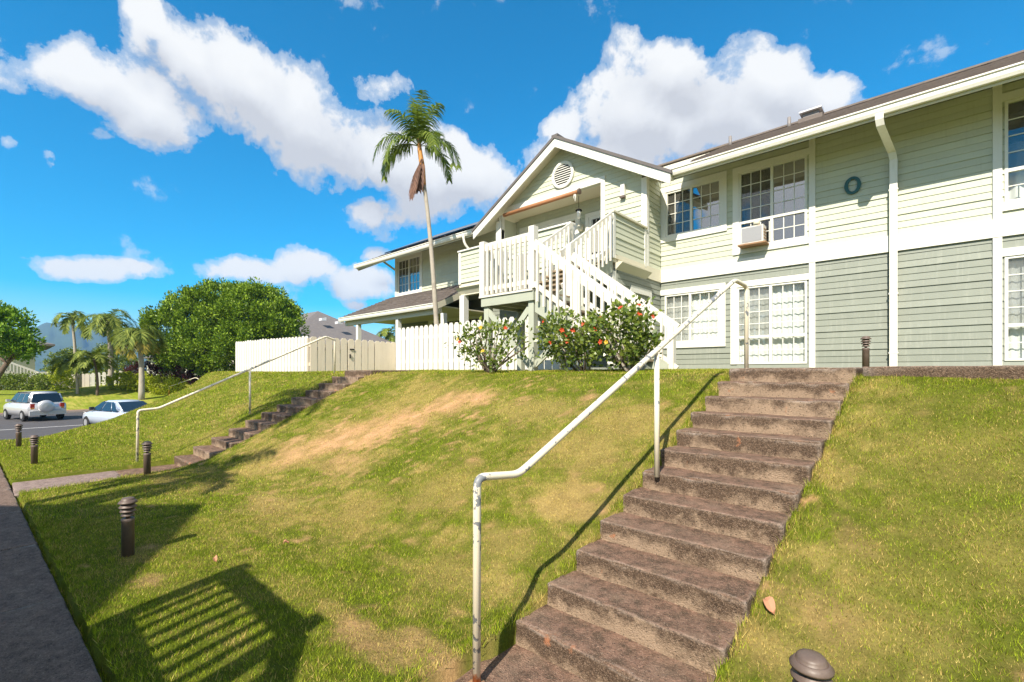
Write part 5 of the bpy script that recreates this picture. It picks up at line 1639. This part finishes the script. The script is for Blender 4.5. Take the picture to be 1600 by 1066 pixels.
def car(name, label, loc, rz, L, Wd, body, cab, wheels, wr, suv):
    """body and cab are lists of stations; x forward"""
    t = root(name, loc, label, 'car')
    c, s = math.cos(rz), math.sin(rz); lx, ly, lz = loc
    Tm = lambda V: [(lx + x * c - y * s, ly + x * s + y * c, lz + z) for x, y, z in V]
    V = []; F = []
    for x, hw, zb, zs in body: V += [(x, -hw * .80, zs), (x, -hw * .97, zs - .07), (x, -hw, (zb + zs) / 2), (x, -hw * .95, zb), (x, hw * .95, zb), (x, hw, (zb + zs) / 2), (x, hw * .97, zs - .07), (x, hw * .80, zs)]
    n = len(body)
    for i in range(n - 1):
        for k in range(8): F.append((i * 8 + k, i * 8 + (k + 1) % 8, (i + 1) * 8 + (k + 1) % 8, (i + 1) * 8 + k))
    F += [tuple(range(8)), tuple(range((n - 1) * 8, n * 8))[::-1]]
    o = mesh('body', Tm(V), F, body_m := (m_silver if suv else m_silver2), t)
    bm = bmesh.new(); bm.from_mesh(o.data); bmesh.ops.recalc_face_normals(bm, faces=bm.faces); bmesh.ops.bevel(bm, geom=bm.edges, offset=.02, segments=2, affect='EDGES', clamp_overlap=True); bm.to_mesh(o.data); bm.free()
    for p in o.data.polygons: p.use_smooth = True
    # cab: lower rectangle to roof rectangle
    (x0, x1, hw, z0), (r0, r1, rw, z1) = cab
    lo = [(x0, -hw, z0), (x1, -hw, z0), (x1, hw, z0), (x0, hw, z0)]; hi = [(r0, -rw, z1), (r1, -rw, z1), (r1, rw, z1), (r0, rw, z1)]
    cb = MB().hull(Tm(lo), Tm(hi)).build('cabin', body_m, t)
    bm = bmesh.new(); bm.from_mesh(cb.data); bmesh.ops.recalc_face_normals(bm, faces=bm.faces); bmesh.ops.bevel(bm, geom=bm.edges, offset=.11, segments=4, affect='EDGES'); bm.to_mesh(cb.data); bm.free()
    for p in cb.data.polygons: p.use_smooth = True

    def quad(a, b, cc, d, i0, i1, j0, j1, nm, m, off=.012):
        a, b, cc, d = map(np.array, (a, b, cc, d))
        f = lambda u, w: (a * (1 - u) + b * u) * (1 - w) + (d * (1 - u) + cc * u) * w
        q = [f(i0, j0), f(i1, j0), f(i1, j1), f(i0, j1)]
        nr = np.cross(q[1] - q[0], q[3] - q[0]); nr /= np.linalg.norm(nr)
        cen = (a + b + cc + d) / 4 - np.array([(x0 + x1) / 2, 0, (z0 + z1) / 2])
        if nr @ cen < 0: nr = -nr
        MB().hull(Tm([p + nr * .002 for p in q]), Tm([p + nr * off for p in q])).build(nm, m, t)
    for sg, k in ((-1, 0), (1, 1)):
        a, b, cc, d = (lo[0], lo[1], hi[1], hi[0]) if k == 0 else (lo[3], lo[2], hi[2], hi[3])
        spl = [.05, .30, .33, .62, .65, .93] if suv else [.10, .26, .29, .60, .63, .92]
        for i in (0, 2, 4): quad(a, b, cc, d, spl[i], spl[i + 1], .10, .88, 'side_window', m_cglass)
    quad(lo[1], lo[2], hi[2], hi[1], .06, .94, .06, .92, 'windshield', m_cglass)
    quad(lo[0], lo[3], hi[3], hi[0], .08, .92, .10, .88, 'rear_window', m_cglass)
    for wx in wheels:
        for sg in (-1, 1):
            y = sg * (Wd / 2 - .10); pts = [(-.10, wr * .62), (-.10, wr * .9), (-.07, wr), (.07, wr), (.10, wr * .9), (.10, wr * .62)]
            V = []; F = []
            for yy, r in pts: V += [(wx + r * math.cos(q * math.pi / 10), y + yy, wr + r * math.sin(q * math.pi / 10)) for q in range(20)]
            for i in range(5):
                for q in range(20): F.append((i * 20 + q, i * 20 + (q + 1) % 20, (i + 1) * 20 + (q + 1) % 20, (i + 1) * 20 + q))
            F += [tuple(range(20)), tuple(range(100, 120))[::-1]]
            w_ = mesh('wheel', Tm(V), F, m_tyre, t)
            yo = y + sg * .101
            V = [(wx + wr * .52 * math.cos(q * math.pi / 10), yo + e, wr + wr * .52 * math.sin(q * math.pi / 10)) for e in (-.006, .008) for q in range(20)]
            mesh('rim', Tm(V), [tuple(range(20)), tuple(range(20, 40))[::-1]] + [(q, (q + 1) % 20, 20 + (q + 1) % 20, 20 + q) for q in range(20)], m_alloy, w_)
    xr = body[0][0]; hw = body[0][1]
    bxs = lambda nm, m, x0_, x1_, y0_, y1_, z0_, z1_: MB().hull(Tm([(x0_, y0_, z0_), (x1_, y0_, z0_), (x1_, y1_, z0_), (x0_, y1_, z0_)]), Tm([(x0_, y0_, z1_), (x1_, y0_, z1_), (x1_, y1_, z1_), (x0_, y1_, z1_)])).build(nm, m, t)
    if suv:
        for sg in (-1, 1):
            bxs('tail_light', m_tail, xr - .03, xr + .12, sg * hw * .80 - .09, sg * hw * .80 + .09, .80, 1.02)
            bxs('signal_light', m_amber, xr - .032, xr + .1, sg * hw * .80 - .08, sg * hw * .80 + .08, .72, .79)
            bxs('roof_rail', m_trimb, -1.45, .35, sg * .56 - .02, sg * .56 + .02, 1.62, 1.665)
        bxs('rear_bumper', m_silver, xr - .13, xr + .05, -hw * .98, hw * .98, .36, .60)
        bxs('plate', m_plate, xr - .035, xr - .02, -hw * .72, -hw * .72 + .32, .66, .80)
        V = []; F = []
        for xx, r in ((xr - .02, .34), (xr - .20, .345), (xr - .24, .31), (xr - .26, .18), (xr - .262, .01)): V += [(xx, .10 + r * math.cos(q * math.pi / 14), .86 + r * math.sin(q * math.pi / 14)) for q in range(28)]
        for i in range(4):
            for q in range(28): F.append((i * 28 + q, i * 28 + (q + 1) % 28, (i + 1) * 28 + (q + 1) % 28, (i + 1) * 28 + q))
        F += [tuple(range(28)), tuple(range(112, 140))[::-1]]
        mesh('spare_wheel_cover', Tm(V), F, m_silver, t, True)
    else:
        for sg in (-1, 1):
            bxs('tail_light', m_tail, xr - .02, xr + .30, sg * hw * .78 - .13, sg * hw * .78 + .14, .72, .86)
        bxs('rear_bumper', m_silver2, xr - .10, xr + .05, -hw * .96, hw * .96, .28, .52)
        bxs('plate', m_plate, xr - .02, xr - .005, -.16, .16, .60, .72)
    for sg in (-1, 1):
        bxs('mirror', m_trimb if not suv else m_silver, x1 - .45, x1 - .30, sg * (hw * 1.0 + .10) - .08, sg * (hw * 1.0 + .10) + .08, z0 + .05, z0 + .20)
        bxs('headlight', m_plate, body[-1][0] - .22, body[-1][0] + .01, sg * hw * .72 - .14, sg * hw * .72 + .14, .58, .72)
        bxs('door_handle', m_trimb, -.05, .10, sg * hw * 1.0 - .02, sg * hw * 1.0 + .02, z0 - .14, z0 - .11)
    return t


HEAD = math.pi + .25                                            # both cars point along -x
car('parked_suv', 'silver sport utility vehicle seen from behind with a round spare wheel cover on its tailgate', (-39.8, 1.35, -1.19), HEAD, 4.1, 1.76,
    [(-2.0, .80, .40, 1.02), (-1.9, .87, .34, 1.06), (-.9, .88, .30, 1.05), (.7, .88, .30, 1.04), (1.35, .86, .32, 1.00), (1.9, .78, .36, .90), (2.05, .66, .42, .80)],
    ((-1.93, 1.05, .80, 1.03), (-1.78, .30, .63, 1.66)), (-1.28, 1.22), .335, True)
car('parked_sedan', 'pale silver blue sedan half hidden by the grass bank', (-30.0, 4.05, -1.19), HEAD, 4.6, 1.78,
    [(-2.25, .70, .42, .88), (-2.1, .84, .30, .94), (-1.2, .89, .26, .95), (.6, .89, .26, .93), (1.5, .86, .28, .86), (2.1, .76, .32, .74), (2.3, .62, .38, .62)],
    ((-2.05, 1.35, .82, .90), (-.80, .30, .56, 1.43)), (-1.35, 1.38), .32, False)

fz = lambda x, y: float(zt(x, y, False))
a, b = gp(97, 44.), gp(140, 44.5)
f1 = fence(a[:2], b[:2], 1.35, 1.30, .40, .385, m_fenceT, 'far tan board fence behind the low palms', fz, 1, 'fences beyond the parking lot')
a, b = gp(141, 44.5), gp(192, 46)
fence(a[:2], b[:2], 1.30, 1.30, .42, .27, m_fenceL, 'far white picket fence between the palm trunks', fz, 1, 'fences beyond the parking lot')
a, b = gp(312, 46.), gp(372, 44.)
fence(a[:2], b[:2], 1.25, 1.25, .40, .385, m_fenceL, 'far white board fence under the round tree', fz, 1, 'fences beyond the parking lot')
b0 = np.array(gp(264, 41.)); tubeo('far_handrail', rounded([b0, b0 + (0, 0, .95), b0 + RT * .3 + UP * 1.0, b0 + RT * 2.0 + FW * .5 + UP * 1.7, b0 + RT * 2.3 + FW * .5 + UP * 1.6, b0 + RT * 2.3 + FW * .5 + UP * .5], .12), .03, m_pipe)
tag(bpy.data.objects['far_handrail'], 'small cream handrail beside the lime hedge across the lot', 'handrail')


def flight(t, p, q, h, n, m, mw):
    """a far stair flight from p up to q with white rails either side"""
    p = np.array(p, float); q = np.array(q, float); d = q - p; d[2] = 0; d /= np.linalg.norm(d); s = np.array([-d[1], d[0], 0])
    for sg in (-.55, .55):
        beam('stringer', p + s * sg, q + s * sg, .06, .3, m, t)
        beam('hand_rail', p + s * sg + UP * h, q + s * sg + UP * h, .07, .16, mw, t)
        mb = MB()
        for i in range(n):
            c = p + (q - p) * (i + .5) / n + s * sg; mb.box(c[0] - .03, c[0] + .03, c[1] - .03, c[1] + .03, c[2], c[2] + h)
        kind(mb.build('baluster_row', mw, t), 'stuff')
    mb = MB()
    for i in range(n):
        c = p + (q - p) * (i + .5) / n; mb.beam(c - s * .5, c + s * .5, .25, .05)
    kind(mb.build('treads', m_tread, t), 'stuff')


def house(label, u0, u1, v0, v1, z0, zw, zr, over, mw, mr, hip=True, wins=(), group='houses beyond the parking lot'):
    t = root('house', ((u0 + u1) / 2, (v0 + v1) / 2, z0), label, 'house', group)
    box('wall', u0, u1, v0, v1, z0 - .5, zw, mw, t)
    a, b, c, d = u0 - over, u1 + over, v0 - over, v1 + over
    hw = min(b - a, d - c) / 2
    if (b - a) > (d - c): r0, r1 = (a + (hw if hip else 0), (c + d) / 2, zr), (b - (hw if hip else 0), (c + d) / 2, zr)
    else: r0, r1 = ((a + b) / 2, c + (hw if hip else 0), zr), ((a + b) / 2, d - (hw if hip else 0), zr)
    long_u = (b - a) > (d - c)
    V = [(a, c, zw), (b, c, zw), (b, d, zw), (a, d, zw), r0, r1, (a, c, zw - .18), (b, c, zw - .18), (b, d, zw - .18), (a, d, zw - .18)]
    F = [(0, 1, 5, 4), (2, 3, 4, 5), (1, 2, 5), (3, 0, 4)] if long_u else [(0, 1, 4), (1, 2, 5, 4), (2, 3, 5), (3, 0, 4, 5)]
    F += [(0, 6, 7, 1), (1, 7, 8, 2), (2, 8, 9, 3), (3, 9, 6, 0), (9, 8, 7, 6)]
    rf = mesh('roof', V, F, mr, t)
    for face, p, q, za, zb in wins:                        # face '+x' or '-y'
        if face == '+x':
            f = box('window', u1 + .001, u1 + .05, p - .1, q + .1, za - .1, zb + .1, m_trim, t); box('pane', u1 + .051, u1 + .06, p, q, za, zb, m_cglass, f)
        else:
            f = box('window', p - .1, q + .1, v0 - .05, v0 - .001, za - .1, zb + .1, m_trim, t); box('pane', p, q, v0 - .06, v0 - .051, za, zb, m_cglass, f)
    return t


# left house, seen behind the bright tree
hA = house('tan two-storey house with white outside stairs at the far left', -86, -73.5, -14, 2.6, .6, 4.75, 7.2, 1.5, m_farwall, m_farroof, True,
           [('+x', .3, 1.5, 3.0, 4.2), ('+x', -4.5, -2.5, 3.0, 4.2), ('+x', -4.5, -2.5, .9, 2.4)])
lz_ = at(90, 598, 47.)
box('landing', lz_[0] - 1.6, lz_[0] + 1.5, lz_[1] - 1.3, lz_[1] + 1.3, lz_[2] - .2, lz_[2], m_rail, hA)
box('landing_panel', lz_[0] + 1.45, lz_[0] + 1.5, lz_[1] + .3, lz_[1] + 1.3, lz_[2], lz_[2] + 1.1, m_rail, hA)
mb = MB()
for i in range(8): mb.box(lz_[0] + 1.43, lz_[0] + 1.49, lz_[1] - 1.2 + i * .19, lz_[1] - 1.14 + i * .19, lz_[2], lz_[2] + 1.0)
kind(mb.build('baluster_row', m_rail, hA), 'stuff'); box('hand_rail', lz_[0] + 1.42, lz_[0] + 1.5, lz_[1] - 1.3, lz_[1] + .3, lz_[2] + 1.0, lz_[2] + 1.1, m_rail, hA)
flight(hA, lz_ + np.array([-.6, -1.3, 0]), lz_ + np.array([-.6, -5.0, 1.9]), 1.0, 16, m_farwall, m_rail)
flight(hA, lz_ + np.array([1.5, -1.0, 0]) * (1, 1, 0) + (0, 0, lz_[2] * 0) + np.array([0, 0, 0]), lz_ + np.array([3.6, -3.4, -1.5]), 1.0, 12, m_farwall, m_rail)
for v_ in (-1.2, 1.0): box('post', lz_[0] + 1.3, lz_[0] + 1.45, lz_[1] + v_, lz_[1] + v_ + .15, -1., lz_[2] - .201, m_rail, hA)

# pale house with a stair behind the palms and the round tree
hB = house('pale green two-storey house with an outside stair behind the round tree', -98, -84, 21.5, 40, .8, 4.6, 6.6, 1.2, m_farwall, m_farroof, True,
           [('+x', 24, 25.6, 2.8, 4.0), ('+x', 28.5, 30.5, 1.2, 2.4), ('+x', 33, 35, 2.8, 4.0)])
flight(hB, (-81.6, 24.5, .9), (-81.6, 29.0, 3.4), 1.0, 14, m_farwall, m_rail)
flight(hB, (-82.4, 33.5, .9), (-82.4, 38.0, 3.2), 1.0, 14, m_farwall, m_rail)
box('landing', -83.9, -81.0, 29.0, 31.5, 3.3, 3.5, m_rail, hB); box('landing_panel', -81.05, -81.0, 29.0, 31.5, 3.5, 4.4, m_rail, hB)
for v_ in (22.2, 27.0, 31.6, 36.0): box('post', -82.2, -82.0, v_, v_ + .2, .4, 4.5, m_rail, hB)
house('small brown roofed house far back between the low palms', -118, -106, 20, 32, 1.2, 4.6, 7.2, 1.0, m_farwall, m_farroof)
# roof of the block next door, behind the gate and porch
hC = house('neighbouring block with a grey brown hip roof rising behind the picket gate', -75, -50.9, 19.7, 35.7, .7, 4.3, 9.6, 1.0, m_farwall, m_farroof, True, [], None)
for x_, y_ in ((503, 494), (528, 499)):
    p = at(x_, y_ + 3, 56.); MB().hull([(p[0] - .35, p[1] - .2, p[2] - .35), (p[0] + .35, p[1] - .2, p[2] - .35), (p[0] + .35, p[1] + .4, p[2] - .3), (p[0] - .35, p[1] + .4, p[2] - .3)],
                                      [(p[0] - .35, p[1] - .2, p[2] - .05), (p[0] + .35, p[1] - .2, p[2] - .05), (p[0] + .35, p[1] + .4, p[2] + .1), (p[0] - .35, p[1] + .4, p[2] + .1)]).build('roof_vent', m_plum, hC)

# ------------------------------------------------------------------ the block across the walk, behind the camera: it only throws its shade into view
nb = root('opposite_building', (-4, -8, 0), 'matching sage green block across the walk with a gabled wing', 'apartment building')
GA = (-4.15, -5.40, 6.92); GP = .64; GW = 3.5
for sgn in (1, -1):
    e = GA[0] + sgn * GW; ze = GA[2] - GW * GP
    MB().hull([(GA[0], GA[1], GA[2] - .2), (e, GA[1], ze - .2), (e, -14, ze - .2), (GA[0], -14, GA[2] - .2)], [(GA[0], GA[1], GA[2]), (e, GA[1], ze), (e, -14, ze), (GA[0], -14, GA[2])]).build('roof', m_shing2, nb)
MB().hull([(-6.8, -6.1, 0), (-1.5, -6.1, 0), (-1.5, -13.5, 0), (-6.8, -13.5, 0)], [(-6.8, -6.1, 4.9), (-1.5, -6.1, 4.9), (-1.5, -13.5, 4.9), (-6.8, -13.5, 4.9)]).build('wall', m_up, nb)
MB().hull([(-6.8, -6.1, 4.9), (-1.5, -6.1, 4.9), (-1.5, -6.3, 4.9), (-6.8, -6.3, 4.9)], [(-4.2, -6.1, 6.65), (-4.1, -6.1, 6.65), (-4.1, -6.3, 6.65), (-4.2, -6.3, 6.65)]).build('gable_wall', m_up, nb)
box('wall', -1.49, 6.0, -13.5, -8.2, 0, 4.9, m_up, nb)
ns = root('opposite_staircase', (-3, -1.7, 0), 'white railed wooden stair landing of the block across the walk', 'staircase')
# landing with railing, its rail shadow falls on the lawn
sh = -sd / sd[2]                                            # horizontal travel per metre of height is -sh
def above(u, v, z, zg=.06):
    k = (z - zg) / -sd[2]; return np.array([u, v, zg]) - sd * k
A = above(-4.10, 1.21, 2.42); B = above(-2.90, 1.27, 2.42)
vR = (A[1] + B[1]) / 2; uA, uB = A[0], B[0]; zT = 2.42; zB = zT - .80
box('top_rail', uA, uB, vR - .05, vR + .05, zT - .10, zT + .01, m_rail, ns)
box('bottom_rail', uA, uB, vR - .03, vR + .03, zB + .02, zB + .10, m_rail, ns)
for i in range(7): box('baluster', uA + .07 + (i + .5) * (uB - uA - .14) / 7 - .028, uA + .07 + (i + .5) * (uB - uA - .14) / 7 + .028, vR - .02, vR + .02, zB - .05, zT - .13, m_rail, ns)
box('newel_post', uA - .06, uA + .06, vR - .06, vR + .06, 0, zT + .06, m_rail, ns); box('newel_post', uB - .03, uB + .10, vR - .06, vR + .06, 0, zT + .08, m_rail, ns)
box('deck', uA - .05, uB + .08, vR - 1.2, vR + .06, zB - .22, zB - .04, m_grn, ns)
MB().hull([(uB + .08, vR - .03, zB - .4), (uB + 2.2, vR - .03, -.1), (uB + 2.2, vR + .02, -.1), (uB + .08, vR + .02, zB - .4)], [(uB + .08, vR - .03, zB - .02), (uB + 2.2, vR - .03, .3), (uB + 2.2, vR + .02, .3), (uB + .08, vR + .02, zB - .02)]).build('stringer', m_grn, ns)
beam('hand_rail', (uB + .08, vR, zT - .1), (uB + 2.2, vR, zT - 1.75), .06, .15, m_rail, ns)
for i in range(9):
    t_ = (i + .6) / 9.4; u_ = uB + .1 + t_ * 2.1
    box('baluster', u_ - .02, u_ + .02, vR - .02, vR + .02, zB - .2 - t_ * 1.5, zT - .15 - t_ * 1.65, m_rail, ns)
# two palms behind the walk whose shadows cross the lawn
p0 = above(-8.0, 1.95, 5.4)
palm('palm behind the walk, nearer the opposite block', None, None, 1, 9, 1.25, 1.8, m_l_palm, .09, .40, .06, base=(p0[0] + .3, p0[1] - .1, 0), crown=p0, group='palms behind the walk', nl=22)
p1 = above(-9.75, 4.1, 7.6, 1.0)
palm('palm behind the walk, farther from the opposite block', None, None, 1, 12, 1.7, 1.8, m_l_palm, .09, .45, .06, base=(p1[0] + .5, p1[1] + .1, 0), crown=p1, group='palms behind the walk', nl=22)

# ------------------------------------------------------------------ hills and air
prof_px = [(-260, 556), (-120, 548), (0, 540), (40, 530), (62, 519), (72, 516), (84, 518), (98, 513), (108, 517), (122, 521), (140, 524), (156, 522), (172, 527), (195, 535), (215, 545), (250, 552), (320, 558), (420, 562), (560, 566), (760, 570)]
xs = np.array([p[0] for p in prof_px], float); ys = np.array([p[1] for p in prof_px], float)
X_ = np.linspace(-260, 760, 240); R0 = 2300.
rows = 26; V = []
for j in range(rows):
    s = j / (rows - 1)
    for i, x in enumerate(X_):
        y = np.interp(x, xs, ys)
        top_ = (HOR - y) / FPX * R0 * 1.15
        ridge = fbm(x * .035 + 3, s * 3.2, 71, 5, .55) - .5
        prof_ = math.sin(min(s / .62, 1) * math.pi / 2) ** 1.2 if s < .62 else math.cos((s - .62) / .38 * math.pi / 2)
        h = max(top_ * prof_ * (1 + ridge * .9 * (1 - prof_)) + ridge * 60 * prof_ * (1 - prof_) * 4, -2)
        p = at(x, HOR, R0 - 900 + s * 1450); V.append((p[0], p[1], h))
n_ = len(X_)
ii = np.arange(n_ * rows).reshape(rows, n_)
m_hill = painted('forested_hill', (.035, .06, .025), .95, .6, .016, (.09, .085, .04), .5)
kind(mesh('hills', V, np.stack([ii[:-1, :-1], ii[:-1, 1:], ii[1:, 1:], ii[1:, :-1]], -1).reshape(-1, 4), m_hill, None, True), 'structure')
m, nt, b = newmat('thin_air_haze'); nt.nodes.remove(b)
pv = nt.nodes.new('ShaderNodeVolumePrincipled'); pv.inputs['Color'].default_value = (.30, .58, 1, 1); pv.inputs['Density'].default_value = HAZE = 2.0e-4
nt.links.new(pv.outputs[0], nt.nodes['Material Output'].inputs['Volume'])
kind(box('haze', -4300, 4300, -4300, 4300, -4, 330, m), 'stuff')
